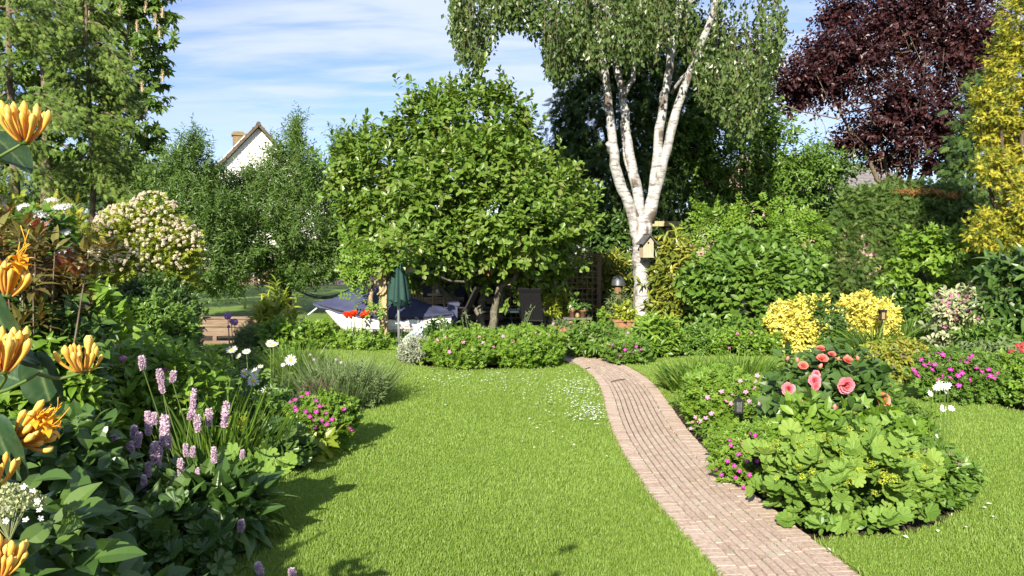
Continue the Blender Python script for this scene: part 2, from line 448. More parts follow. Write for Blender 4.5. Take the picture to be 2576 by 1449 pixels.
def birchmat():
    m, nt, b = newmat('birch_bark')
    tc = nt.nodes.new('ShaderNodeTexCoord'); mp = nt.nodes.new('ShaderNodeMapping'); mp.inputs['Scale'].default_value = (1.6, 1.6, 7)
    nt.links.new(tc.outputs['Object'], mp.inputs[0])
    n = nt.nodes.new('ShaderNodeTexNoise'); n.inputs['Scale'].default_value = 2.6; n.inputs['Detail'].default_value = 8; n.inputs['Roughness'].default_value = .7
    nt.links.new(mp.outputs[0], n.inputs[0])
    c1 = ramp(nt, n.outputs['Fac'], [(.03, .026, .024), (.17, .155, .145), (.38, .375, .36), (.52, .515, .5)], [.3, .4, .5, .72])
    n2 = nt.nodes.new('ShaderNodeTexNoise'); n2.inputs['Scale'].default_value = 3.0; n2.inputs['Detail'].default_value = 4
    mp2 = nt.nodes.new('ShaderNodeMapping'); mp2.inputs['Scale'].default_value = (1.5, 1.5, .8); nt.links.new(tc.outputs['Object'], mp2.inputs[0]); nt.links.new(mp2.outputs[0], n2.inputs[0])
    f = ramp(nt, n2.outputs['Fac'], [(0, 0, 0), (1, 1, 1)], [.54, .66])
    mx = nt.nodes.new('ShaderNodeMix'); mx.data_type = 'RGBA'; nt.links.new(f, mx.inputs[0]); nt.links.new(c1, mx.inputs[6]); mx.inputs[7].default_value = (.11, .085, .065, 1)
    nt.links.new(mx.outputs[2], b.inputs['Base Color']); b.inputs['Roughness'].default_value = .75
    bp = nt.nodes.new('ShaderNodeBump'); bp.inputs['Strength'].default_value = .5; bp.inputs['Distance'].default_value = .02
    nt.links.new(n.outputs['Fac'], bp.inputs['Height']); nt.links.new(bp.outputs[0], b.inputs['Normal'])
    return m
M['birch'] = birchmat()
LM = leafmat
M['magleaf'] = LM('magnolia_leaf', [(.065, .13, .017), (.105, .19, .024), (.155, .24, .036), (.18, .19, .06)], .38, .3, .4)
M['willow'] = LM('willow_leaf', [(.06, .12, .026), (.11, .195, .04), (.18, .28, .085)], .4, .38, .45)
M['chestnut'] = LM('chestnut_leaf', [(.05, .1, .015), (.09, .16, .022), (.14, .22, .04)], .45, .25, .35)
M['spruce'] = LM('spruce_needles', [(.05, .09, .016), (.095, .155, .025), (.16, .215, .045)], .6, .12, .2)
M['darkcon'] = LM('dark_cypress', [(.024, .055, .015), (.05, .095, .022), (.095, .15, .032)], .6, .12, .2)
M['birchleaf'] = LM('birch_leaf', [(.04, .075, .018), (.075, .125, .026), (.14, .19, .055)], .35, .3, .45)
M['plum'] = LM('purple_plum_leaf', [(.022, .009, .012), (.05, .018, .02), (.1, .038, .035)], .38, .3, .4, (1.6, .7, .6))
M['gold'] = LM('golden_conifer', [(.06, .1, .016), (.16, .2, .025), (.4, .37, .035), (.55, .47, .06)], .6, .15, .2)
M['yew'] = LM('yew_hedge', [(.035, .075, .016), (.07, .125, .025), (.13, .185, .04)], .6, .1, .2)
M['green'] = LM('mid_green_leaf', [(.06, .125, .017), (.1, .19, .026), (.155, .25, .04)], .4, .28, .4)
M['bright'] = LM('bright_green_leaf', [(.09, .175, .018), (.145, .255, .028), (.21, .31, .046)], .42, .3, .35)
M['yelgreen'] = LM('yellow_green_leaf', [(.14, .2, .02), (.24, .3, .03), (.4, .4, .05)], .4, .3, .4)
M['aucuba'] = LM('spotted_laurel_leaf', [(.06, .1, .014), (.16, .2, .025), (.42, .38, .06)], .35, .25, .45)
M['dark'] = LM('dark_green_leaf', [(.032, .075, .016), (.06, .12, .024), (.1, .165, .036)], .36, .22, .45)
M['yellow'] = LM('yellow_leaf', [(.4, .36, .04), (.62, .56, .1), (.78, .73, .24)], .45, .22, .3, (1.2, 1.15, .7))
M['grey'] = LM('silver_leaf', [(.17, .2, .13), (.3, .33, .24), (.45, .46, .38)], .7, .15, .2)
M['sage'] = LM('grey_green_leaf', [(.09, .14, .05), (.14, .2, .075), (.2, .26, .12)], .6, .22, .2)
M['lobed'] = LM('mantle_leaf', [(.1, .185, .03), (.15, .25, .045), (.21, .3, .055)], .55, .25, .2)
M['bronze'] = LM('bronze_leaf', [(.1, .05, .025), (.12, .11, .03), (.17, .16, .04), (.3, .07, .045)], .33, .25, .5, (1.5, 1, .6))
M['variegated'] = LM('variegated_leaf', [(.1, .15, .05), (.3, .34, .18), (.6, .58, .4)], .5, .25, .3)
M['spirea'] = LM('gold_spirea_leaf', [(.13, .19, .025), (.25, .29, .04), (.36, .26, .06)], .45, .3, .3)
M['blade'] = LM('strap_leaf', [(.06, .12, .014), (.1, .185, .022), (.16, .24, .045)], .4, .3, .4)
M['deadhead'] = LM('dry_stalks', [(.2, .13, .09), (.32, .24, .17), (.4, .33, .26)], .8, .2, .2)
M['magenta'] = LM('magenta_petal', [(.42, .03, .3), (.6, .07, .42)], .5, .3, .2, (1.2, 1, 1.2))
M['pink'] = LM('soft_pink_petal', [(.6, .2, .42), (.75, .36, .55)], .5, .3, .2, (1.1, 1, 1.1))
M['mauve'] = LM('mauve_pink_floret', [(.5, .36, .46), (.66, .52, .6), (.78, .68, .73)], .6, .3, .2, (1.1, 1, 1.1))
M['rosepink'] = LM('rose_petal', [(.82, .17, .2), (.85, .27, .33), (.88, .42, .45)], .5, .25, .2, (1.1, .9, .9))
M['coral'] = LM('coral_petal', [(.82, .2, .16), (.86, .36, .3)], .5, .25, .2, (1.1, .9, .8))
M['white'] = LM('white_petal', [(.72, .72, .66), (.82, .82, .78)], .55, .25, .2, (1, 1, 1))
M['cream'] = LM('cream_floret', [(.6, .48, .33), (.74, .66, .5), (.82, .78, .66)], .7, .2, .2, (1, 1, .9))
M['lacecap'] = LM('green_cream_bud', [(.3, .34, .15), (.5, .52, .3)], .7, .2, .2, (1, 1, .9))
M['lime'] = LM('lime_floret', [(.35, .42, .04), (.5, .55, .07)], .6, .3, .2)
M['eye'] = LM('yellow_disc', [(.75, .42, .02), (.8, .5, .05)], .8, 0, .2)
M['poppy'] = LM('red_poppy_petal', [(.75, .05, .015), (.85, .1, .03)], .5, .3, .2, (1.2, .6, .5))
M['allium'] = LM('purple_allium', [(.42, .2, .55), (.58, .34, .68)], .6, .2, .2, (1, 1, 1))
M['redval'] = LM('red_valerian', [(.5, .04, .06), (.62, .1, .12)], .6, .2, .2, (1, 1, 1))
M['honey'] = LM('honeysuckle_petal', [(.52, .19, .08), (.72, .33, .06), (.78, .47, .08), (.76, .56, .14)], .45, .2, .35, (1.2, .9, .5))
M['honeyopen'] = LM('honeysuckle_open_petal', [(.7, .3, .02), (.8, .45, .03)], .45, .25, .3, (1.2, .9, .5))
M['hleaf'] = LM('honeysuckle_leaf', [(.02, .05, .02), (.04, .08, .032), (.12, .17, .07)], .4, .15, .4)
M['candle'] = LM('chestnut_candle', [(.45, .33, .2), (.6, .5, .34)], .7, .2, .2, (1, 1, .9))
# ------------------------------------------------------------------ sky and sun
SUN_EL, SUN_AZ = math.radians(28.5), math.radians(197)     # azimuth clockwise from +Y: behind the camera, a little to the left
w = bpy.data.worlds.new('World'); SC.world = w; w.use_nodes = True; nt = w.node_tree; bg = nt.nodes['Background']
sky = nt.nodes.new('ShaderNodeTexSky'); sky.sky_type = 'NISHITA'; sky.sun_disc = False
sky.sun_elevation = SUN_EL; sky.sun_rotation = SUN_AZ; sky.air_density = 1.0; sky.dust_density = .35; sky.ozone_density = 4.0
tc = nt.nodes.new('ShaderNodeTexCoord')
sep = nt.nodes.new('ShaderNodeSeparateXYZ'); nt.links.new(tc.outputs['Generated'], sep.inputs[0])
def mth(op, a, b=None, c=None):
    n = nt.nodes.new('ShaderNodeMath'); n.operation = op
    for i, v in enumerate((a, b, c)):
        if v is None: continue
        if isinstance(v, (int, float)): n.inputs[i].default_value = v
        else: nt.links.new(v, n.inputs[i])
    return n.outputs[0]
zc = mth('ADD', mth('MAXIMUM', sep.outputs[2], 0), .12)
cx = mth('DIVIDE', sep.outputs[0], zc); cy = mth('DIVIDE', sep.outputs[1], zc)
cmb = nt.nodes.new('ShaderNodeCombineXYZ'); nt.links.new(cx, cmb.inputs[0]); nt.links.new(cy, cmb.inputs[1])
def cnoise(scale, det, sx, sy, rot, dist=0.0, seed=0.0):
    mp = nt.nodes.new('ShaderNodeMapping'); mp.inputs['Scale'].default_value = (sx, sy, 1); mp.inputs['Rotation'].default_value = (0, 0, rot); mp.inputs['Location'].default_value = (seed, seed * .7, 0)
    nt.links.new(cmb.outputs[0], mp.inputs[0])
    n = nt.nodes.new('ShaderNodeTexNoise'); n.inputs['Scale'].default_value = scale; n.inputs['Detail'].default_value = det; n.inputs['Roughness'].default_value = .55; n.inputs['Distortion'].default_value = dist
    nt.links.new(mp.outputs[0], n.inputs[0]); return n.outputs['Fac']
big = cnoise(.55, 4, 1, 1, .3, .4, 3.1)
rip = cnoise(1.6, 5, .8, 3.0, .25, .5, 1.7)
fine = cnoise(5.0, 5, .7, 1.8, .25, .3, 5.2)
cl = mth('ADD', mth('MULTIPLY', big, 1.0), mth('ADD', mth('MULTIPLY', rip, .75), mth('MULTIPLY', fine, .3)))
cr = nt.nodes.new('ShaderNodeMapRange'); cr.inputs[1].default_value = .80; cr.inputs[2].default_value = 1.18; cr.interpolation_type = 'SMOOTHSTEP'
nt.links.new(cl, cr.inputs[0])
lift = nt.nodes.new('ShaderNodeMapRange'); lift.inputs[1].default_value = .06; lift.inputs[2].default_value = .2; nt.links.new(sep.outputs[2], lift.inputs[0])
side = nt.nodes.new('ShaderNodeMapRange'); side.inputs[1].default_value = -.6; side.inputs[2].default_value = -.25; side.inputs[3].default_value = .35
nt.links.new(sep.outputs[0], side.inputs[0])
cf = mth('MULTIPLY', mth('MULTIPLY', cr.outputs[0], .85), mth('MULTIPLY', lift.outputs[0], side.outputs[0]))
mix = nt.nodes.new('ShaderNodeMix'); mix.data_type = 'RGBA'; nt.links.new(cf, mix.inputs[0])
hue = nt.nodes.new('ShaderNodeMix'); hue.data_type = 'RGBA'; hue.blend_type = 'MULTIPLY'; hue.inputs[0].default_value = 1; nt.links.new(sky.outputs[0], hue.inputs[6]); hue.inputs[7].default_value = (1.02, .93, 1.0, 1)
nt.links.new(hue.outputs[2], mix.inputs[6])
SKYK = .085
mix.inputs[7].default_value = (4.5, 5.0, 6.3, 1)
nt.links.new(mix.outputs[2], bg.inputs[0]); bg.inputs[1].default_value = SKYK
ld = bpy.data.lights.new('sun', 'SUN'); ld.energy = 5.0; ld.angle = math.radians(.53); ld.color = (1, .92, .77)
sun = bpy.data.objects.new('sun', ld); COL.objects.link(sun); sun.location = (-8, -20, 30)
sd = Vector((math.sin(SUN_AZ) * math.cos(SUN_EL), math.cos(SUN_AZ) * math.cos(SUN_EL), math.sin(SUN_EL)))
sun.rotation_euler = sd.to_track_quat('Z', 'Y').to_euler()
SC.view_settings.view_transform = 'Standard'; SC.view_settings.look = 'None'; SC.view_settings.exposure = 1.15; SC.view_settings.gamma = 1
SC.render.engine = 'CYCLES'; cy_ = SC.cycles
cy_.max_bounces = 6; cy_.diffuse_bounces = 3; cy_.glossy_bounces = 2; cy_.transmission_bounces = 4; cy_.transparent_max_bounces = 4
cy_.caustics_reflective = False; cy_.caustics_refractive = False

# ------------------------------------------------------------------ ground, lawns, path
def sheet(name, poly, z, mat, thick=0.0):
    bm = bmesh.new(); vs = [bm.verts.new((p[0], p[1], z)) for p in poly]
    f = bm.faces.new(vs)
    if f.normal.z < 0: f.normal_flip()
    if thick:
        r = bmesh.ops.extrude_face_region(bm, geom=[f]); 
        bmesh.ops.translate(bm, verts=[e for e in r['geom'] if isinstance(e, bmesh.types.BMVert)], vec=(0, 0, -thick))
        bm.normal_update()
    bmesh.ops.triangulate(bm, faces=list(bm.faces)); bmesh.ops.recalc_face_normals(bm, faces=list(bm.faces))
    me = bpy.data.meshes.new(name); bm.to_mesh(me); bm.free(); me.materials.append(mat)
    o = link(name, me); o['kind'] = 'structure'; return o

def edge(pts): return [G(u, v)[:2] for u, v in pts]
sheet('ground', [(-600, -200), (600, -200), (600, 1500), (-600, 1500)], -.045, M['soil'])

pc = spline([(1.46, 1.2), (1.42, 3.0), (1.385, 3.82), (1.32, 4.5), (1.27, 5.1), (1.245, 5.9), (1.25, 6.8), (1.3, 7.7), (1.37, 8.6), (1.41, 9.6), (1.36, 10.5), (1.22, 11.4), (.98, 12.2), (.72, 12.9)], 600)
seg = np.concatenate([[0], np.cumsum(np.linalg.norm(np.diff(pc, axis=0), axis=1))]); PL = seg[-1]
def along(s, t):
    """point on the path: s metres along it, t metres to the right of its middle"""
    s = np.clip(s, 0, PL); x = np.interp(s, seg, pc[:, 0]); y = np.interp(s, seg, pc[:, 1])
    dx = np.interp(s + .1, seg, pc[:, 0]) - np.interp(s - .1, seg, pc[:, 0]); dy = np.interp(s + .1, seg, pc[:, 1]) - np.interp(s - .1, seg, pc[:, 1])
    l = np.hypot(dx, dy); return np.stack([x + dy / l * t, y - dx / l * t], -1)
PW = .36
ss = np.linspace(0, PL, 80)
pl, pr = along(ss, -PW), along(ss, PW)
PATHPOLY = np.concatenate([pl, pr[::-1]])
# pavers
B = Buf()
strip = np.stack([np.c_[pl, np.full(80, -.02)], np.c_[pr, np.full(80, -.02)]], 1).reshape(-1, 3)
B.add(strip, [(2 * i, 2 * i + 1, 2 * i + 3, 2 * i + 2) for i in range(79)], .5, 1)
def paver(s0, s1, t0, t1, g=.004, gt=.003):
    s0 = s0 + g; s1 = s1 - g; t0 = t0 + gt; t1 = t1 - gt; z = rng.normal(-.006, .0007); ti = rng.random() * .8 + .1
    tilt = rng.normal(0, .0005, 4)
    c = along(np.array([s0, s1, s1, s0]), np.array([t0, t0, t1, t1])); b = .0022
    ci = along(np.array([s0 + b, s1 - b, s1 - b, s0 + b]), np.array([t0 + b, t0 + b, t1 - b, t1 - b]))
    V = np.concatenate([np.c_[c, np.full(4, -.03)], np.c_[c, z - .005 + tilt], np.c_[ci, z + tilt]])
    fs = [(8, 11, 10, 9)] + [(a + i, a + 4 + i, a + 4 + (i + 1) % 4, a + (i + 1) % 4) for a in (0, 4) for i in range(4)]
    B.add(V, [f[::-1] for f in fs] if False else fs, ti)
HW = .145; rows = 8; rw = (2 * PW - 2 * HW) / rows
for side_ in (-1, 1):
    s = 0.0
    while s < PL - .06:
        t0 = -PW if side_ < 0 else PW - HW
        paver(s, s + .058, t0 + rng.normal(0, .003), t0 + HW + rng.normal(0, .002), .0005); s += .058
for r in range(rows):
    s = rng.uniform(-.12, 0); t0 = -PW + HW + r * rw; gg = .0048
    while s < PL - .1:
        paver(max(s, 0), s + .17, t0, t0 + rw, .0012, .0042 + rng.uniform(0, .0012)); s += .17
o = obj('path', B, [M['brick'], M['joint']]); o['kind'] = 'structure'
B = Buf()
for _ in range(1100):      # weeds and grit in the joints
    r = rng.integers(0, rows + 1); s = rng.uniform(2, PL); p = along(np.array([s]), np.array([-PW + HW + r * rw]))[0]
    n = 3
    blades(B, np.tile([p[0], p[1], -.012], (n, 1)) + rng.normal(0, .005, (n, 3)) * [1, 1, 0], rng.normal(0, 1, (n, 3)) * [1, 1, .3] + [0, 0, .8], rng.uniform(.008, .024, n), .005, .8, 2)
o = obj('joint_weeds', B, M['sage']); tag(o, 'tiny green weeds growing in the joints of the brick path', 'weeds', kind='stuff')

MAIN = edge([(500, 1470), (545, 1425), (600, 1380), (655, 1300), (682, 1215), (740, 1172), (820, 1137), (885, 1080), (918, 1020), (912, 960), (870, 925), (800, 900), (740, 890), (600, 884), (460, 892), (440, 872), (560, 866), (640, 866), (700, 880), (850, 880), (998, 878), (1000, 905), (1040, 921), (1120, 928), (1250, 930), (1370, 926), (1418, 914)])
li = [q for q in along(np.linspace(0, PL, 60), np.full(60, -PW - .006))[::-1] if q[1] < 11.25]
MAIN = MAIN + [tuple(q) for q in li] + [(-1.1, 1.2), (-1.35, 2.6)]
sheet('lawn', MAIN, 0, M['lawn'], .04)
ri = along(np.linspace(0, PL, 80), np.full(80, PW + .006)); ri = ri[ri[:, 1] < 11.3]
BY0 = G(2010, 1362)[1]; BY1 = G(1690, 1025)[1]
BEDR = edge([(2060, 1362), (2150, 1350), (2260, 1350), (2350, 1328), (2430, 1285), (2432, 1230), (2400, 1180), (2370, 1120), (2330, 1050), (2240, 990), (2100, 955), (1950, 935), (1850, 930), (1770, 955), (1715, 1000)])
RIGHT = [tuple(q) for q in ri if q[1] < BY0] + BEDR + [tuple(q) for q in ri if q[1] > BY1]
RIGHT += edge([(1560, 915), (1640, 906), (1780, 893), (1900, 893), (2000, 893), (2130, 915), (2200, 948), (2300, 972), (2400, 1000), (2500, 1022), (2580, 1040), (2750, 1075)]) + [(5.6, 1.2)]
sheet('lawn', RIGHT, 0, M['lawn'], .04)
FARL = [(-30, 17.5), (-10, 16.6), (-2.6, 17.2), (1, 21), (6, 40), (-30, 40)]
sheet('lawn', FARL, 0.0, M['farlawn'], .03)
sheet('patio', [(.1, 12.3), (1.32, 12.45), (1.9, 14), (2.2, 17.5), (-3.2, 17.5), (-2.9, 15.8), (-.6, 13.2)], -.012, M['slab'])
sheet('driveway', [(-40, 40.3), (30, 40.3), (30, 44), (-40, 44)], 0.0, M['drive'])

# ------------------------------------------------------------------ grass on the two near lawns
def grass_on(poly, n, ylo, yhi, xlo, xhi, B):
    u = rng.random(n); p = 1.5
    y = (ylo ** (1 - p) + u * (yhi ** (1 - p) - ylo ** (1 - p))) ** (1 / (1 - p))
    x = rng.uniform(-1, 1, n) * (y * .72 + .15); k = (x > xlo) & (x < xhi)
    x, y = x[k], y[k]; k = in_poly(x, y, poly); x, y = x[k], y[k]; n = len(x)
    pat = .5 + .5 * np.sin(x * 2.1 + np.sin(y * 1.7) * 2) * np.sin(y * 1.3 + x * .7 + 1)
    h = rng.uniform(.013, .027, n) * (.8 + .35 * pat) * (1 + .02 * y)
    wd = (.0018 + .0005 * y) * rng.uniform(.7, 1.3, n)
    a = rng.uniform(0, 2 * PI, n); le = rng.uniform(.1, .75, n)
    d = np.stack([np.cos(a), np.sin(a), np.zeros(n)], 1); sd_ = np.stack([-d[:, 1], d[:, 0], np.zeros(n)], 1)
    b = np.stack([x, y, np.full(n, -.002)], 1)
    V = np.stack([b - sd_ * wd[:, None], b + sd_ * wd[:, None], b + d * (h * le)[:, None] + np.array([0, 0, 1]) * (h * np.sqrt(1 - .6 * le ** 2))[:, None]], 1)
    t = np.clip((.25 * rng.random(n) + .3 * pat + .18 * (.5 + .5 * np.sin(x * .9 + 2 * np.sin(y * .6)) * np.sin(y * .8 + 1.3)) + .22 * rng.random(n) ** 3 + .03), 0, 1)
    t = np.where(rng.random(n) < .035, .98, t * .85)
    B.add(V, [(0, 1, 2)], t)
B = Buf()
grass_on(MAIN, 700000, 3.2, 14.5, -6, 1.3, B)
o = obj('grass', B, M['grass']); tag(o, 'short sunlit mown grass left of the brick path', 'grass', kind='stuff')
B = Buf()
grass_on(RIGHT, 560000, 3.2, 13, 1.0, 8.5, B)
o = obj('grass', B, M['grass']); tag(o, 'short mown grass right of the brick path', 'grass', kind='stuff')
# longer fringe along the lawn edges
B = Buf()
for poly in (MAIN, RIGHT):
    q = np.asarray(poly + [poly[0]]); 
    for a, b in zip(q[:-1], q[1:]):
        if min(a[1], b[1]) < 3.0 or max(abs(a[0]), abs(b[0])) > 8: continue
        l = np.linalg.norm(b - a); n = int(l * 500); t = rng.random((n, 1))
        p = a + (b - a) * t + rng.normal(0, .008, (n, 2))
        blades(B, np.c_[p, np.full(n, -.01)], rng.normal(0, .6, (n, 3)) * [1, 1, 0] + [0, 0, 1], rng.uniform(.02, .055, n), .004 + .0004 * p[:, 1], rng.uniform(.3, 1.4, n), 3)
o = obj('grass', B, M['grass']); tag(o, 'longer ragged grass fringe along the cut lawn edges', 'grass', kind='stuff')
# lawn daisies
B = Buf()
def daisies(cx, cy, sx, sy, n):
    x = rng.normal(cx, sx, n); y = rng.normal(cy, sy, n); k = in_poly(x, y, MAIN); x, y = x[k], y[k]; n = len(x)
    r = rng.uniform(.005, .01, n) * (1 + .03 * y); z = rng.uniform(.024, .045, n)
    a = np.arange(7) * 2 * PI / 7
    V = np.stack([x[:, None] + r[:, None] * np.cos(a), y[:, None] + r[:, None] * np.sin(a), z[:, None] + rng.normal(0, .002, (n, 7))], -1)
    B.add(V, [tuple(range(7))], .8)
for u, v, sx, sy, n in ((1470, 985, .16, .5, 210), (1485, 1035, .11, .28, 200), (1480, 1055, .1, .15, 110), (1430, 1000, .3, .6, 160), (1150, 955, .55, .35, 150), (1300, 970, .6, .6, 160), (1380, 1080, .25, .5, 40), (1240, 940, .9, .4, 110)):
    g = G(u, v); daisies(g[0], g[1], sx, sy, int(n * .55))
o = obj('lawn_daisies', B, M['white']); tag(o, 'drift of tiny white daisies in the lawn beside the path', 'daisies', kind='stuff')
# ------------------------------------------------------------------ flower heads (unit size, facing +z)
FLW = {}
def disc_flower(key, n, wid, mat, cup=.15, eye=None, eyer=.12, ln=.5):
    B = Buf()
    V, f = tm([(.35, wid * .7), (.78, wid)], -.1, -cup)
    for i in range(n):
        a = 2 * PI * i / n + rng.normal(0, .06)
        v, g = xf((V, f), a, ln * rng.uniform(.9, 1.08)); B.add(v, g, rng.random())
    if eye:
        lathe(B, [(eyer, 0.0), (eyer * .9, .035), (eyer * .4, .06), (0, .062)], sides=10, tint=.5, mi=1)
    FLW[key] = B.mesh(key, [M[mat]] + ([M[eye]] if eye else []))
disc_flower('magenta_geranium', 5, .36, 'magenta', .22, 'white', .05)
disc_flower('pink_geranium', 5, .32, 'pink', .22, 'white', .05)
disc_flower('campion', 9, .16, 'white', .1)
disc_flower('white_star', 5, .3, 'white', .2)
def rose(key, mat, closed=1.0):
    B = Buf(); V, f = tm([(.25, .26), (.6, .46), (.88, .34)], .22, -.22)
    for ring, (n, tilt, s, r0, z0) in enumerate(((6, .12, .6, .0, 0), (7, .4, .55, .0, .04), (8, .72, .48, .02, .07), (8, 1.02, .4, .03, .09), (6, 1.38, .34, .02, .12), (4, 1.5, .26, .0, .14))):
        for i in range(n):
            a = 2 * PI * (i + .5 * (ring % 2)) / n + rng.normal(0, .1); tl = min(1.55, tilt * closed + rng.normal(0, .06))
            v = V * s; c, s_ = math.cos(tl), math.sin(tl)
            v = np.stack([v[:, 0], v[:, 1] * c - v[:, 2] * s_ + r0, v[:, 1] * s_ + v[:, 2] * c + z0], 1)
            v, g = xf((v, f), a); B.add(v, g, np.clip(rng.normal(.45 - .05 * ring, .2), 0, 1))
    lathe(B, [(0, -.12), (.09, -.1), (.1, 0), (.0, .05)], sides=8, mi=1)
    FLW[key] = B.mesh(key, [M[mat], M['green']], True)
rose('rose_bloom', 'rosepink'); rose('coral_rose_bloom', 'coral', 1.1)
def bud(key, mat):
    B = Buf(); lathe(B, [(0, -.1), (.16, -.05), (.3, .2), (.26, .5), (.12, .75), (0, .8)], sides=10, wav=.06, wn=5)
    V, f = LANCE
    for i in range(5):
        v = V * .75; v = np.stack([v[:, 0] * 1.4, v[:, 1] * .75 + .12, v[:, 1] * .5 + v[:, 2] - .05], 1); v, g = xf((v, f), i * 1.257); B.add(v, g, .6, 1)
    FLW[key] = B.mesh(key, [M[mat], M['green']], True)
bud('rose_bud', 'coral')
def poppy():
    B = Buf(); V, f = tm([(.35, .38), (.75, .52)], .5, -.55)
    for i in range(6):
        v = V * (.55 if i % 2 else .62); tl = .75 if i % 2 else .5; c, s_ = math.cos(tl), math.sin(tl)
        v = np.stack([v[:, 0], v[:, 1] * c - v[:, 2] * s_, v[:, 1] * s_ + v[:, 2] * c], 1)
        v, g = xf((v, f), i * PI / 3); B.add(v, g, rng.random())
    lathe(B, [(.1, 0), (.12, .1), (0, .16)], sides=8, mi=1); FLW['poppy_bloom'] = B.mesh('poppy_bloom', [M['poppy'], M['black']], True)
poppy()
def ballhead(key, mat, n, r, sz, half_=False, flat=1.0, T=KITE):
    B = Buf(); d = nrm(rng.normal(size=(n, 3)));
    if half_: d[:, 2] = np.abs(d[:, 2])
    p = d * r * rng.uniform(.85, 1.05, (n, 1)) * [1, 1, flat]
    for k in range(3):
        ax = nrm(np.cross(d, nrm(rng.normal(size=(n, 3)))) + d * .35); leaves(B, p, ax, d, sz, T, rng.random(n))
    FLW[key] = B.mesh(key, [M[mat]])
ballhead('allium_head', 'allium', 240, .42, .16)
ballhead('ninebark_head', 'cream', 26, .36, .34, True, .7)
ballhead('valerian_head', 'redval', 60, .4, .2, True, .9)
ballhead('thrift_head', 'mauve', 40, .38, .25, True, .8)
ballhead('lime_spray', 'lime', 26, .45, .2, False, .6)
ballhead('viburnum_head', 'white', 70, .5, .17, True, .22)
ballhead('cream_head', 'cream', 50, .45, .2, True, .5)
ballhead('weigela_flower', 'pink', 14, .35, .5, True, .8)
ballhead('brown_head', 'deadhead', 50, .45, .14, True, .4)
def candle_():
    B = Buf(); n = 90; z = rng.random(n); r = .2 * (1 - .7 * z); a = rng.uniform(0, 6.28, n)
    p = np.stack([r * np.cos(a), r * np.sin(a), z], 1); d = nrm(np.stack([np.cos(a), np.sin(a), np.full(n, .3)], 1))
    leaves(B, p, d + rng.normal(0, .5, (n, 3)), rng.normal(0, 1, (n, 3)), .14, KITE, rng.random(n)); lathe(B, [(.13, 0), (.1, .4), (.03, .95), (0, 1)], sides=7); FLW['chestnut_candle'] = B.mesh('chestnut_candle', [M['candle']])
candle_()

def shrub(name, label, cat, u0, u1, vt, vb, T, size, mat, Y=None, d=None, zb=0.0, n=7, cov=2.6, seed=None, group=None, stem=True, loc=None, ir=.3, **kw):
    """a plant that fills the given frame of the photo, its front foot standing on the ground at distance Y"""
    Yf = Y if Y is not None else G(CU, vb)[1]
    w_ = m_px(u1 - u0, Yf); d_ = d if d is not None else w_ * .8
    yc = Yf + d_ * .38
    pt = P((u0 + u1) / 2, vt, yc); h_ = pt[2]
    w_ = m_px(u1 - u0, yc)
    t = thing(name, label, cat, (pt[0], yc, 0), group)
    sd_ = int(abs(hash_(label)) % 9999) if seed is None else seed
    Lm = shrub_lumps(w_, d_, h_, n, sd_, zb, ir)
    foliage(t, Lm, T, size, mat if not isinstance(mat, str) else M[mat], cov=cov, **kw)
    if stem:
        B = Buf()
        for q in Lm[: 1 + n // 2 + 2]:
            r = max(.006, .012 * h_)
            tube(B, spline([(rng.normal(0, .05) * w_, rng.normal(0, .05) * d_, -.03), (q[0] * .4, q[1] * .4, q[2] * .45), (q[0] * .9, q[1] * .9, q[2])], 7), np.linspace(r, r * .4, 7), 5)
        obj('stem', B, M['twig'] if stem is True else M[stem], t)
    LUMPS[t.name] = Lm
    return t, Lm, w_, d_, h_
LUMPS = {}
def on_plant(t, u, v, Y, k=1.06):
    L_ = LUMPS.get(t.name)
    if L_ is None: return P(u, v, Y)
    o = np.array([0, 0, CAMH]) - np.array(t.location); d = nrm(P(u, v, 1.0) - np.array([0, 0, CAMH])); best = None
    for q in L_:
        R = q[3:] * k; a = d / R; b = (o - q[:3]) / R; A, Bq, C = a @ a, a @ b, b @ b - 1; D = Bq * Bq - A * C
        if D > 0:
            s = (-Bq - math.sqrt(D)) / A
            if best is None or s < best: best = s
    if best is None: return P(u, v, t.location[1])
    return np.array([0, 0, CAMH]) + d * best
def hash_(s):
    h = 7
    for c in s: h = (h * 31 + ord(c)) % 1000003
    return h
def blooms(t, Lm, key, n, sizes, name='flower', zmin=.05, up=.5, fwd=.4, out=.02, front=.85, top=.7, stalk=None, child=None):
    p, d = surf(Lm, n, .06, front, zmin, top, .75)
    dd = nrm(d * .7 + np.array([0, -fwd, up]) + rng.normal(0, .2, p.shape)); p = p + dd * out
    scatter(t, FLW[key], p, dd, rng.uniform(sizes[0], sizes[1], len(p)), name, child=child)
    return p, dd
def bloom_at(t, key, uvY, size, d=(0, -.7, .6), name='flower', jit=.25, k=1.1):
    """a flower where the photo shows it, on its stalk down into the plant"""
    o = link(name, FLW[key], t); q = on_plant(t, *uvY, k=k) - np.array(t.location); o.location = tuple(q)
    o.rotation_euler = rot_to(nrm(np.array(d, float) + rng.normal(0, jit, 3)), rng.uniform(0, 6)); o.scale = (size,) * 3
    return o, q
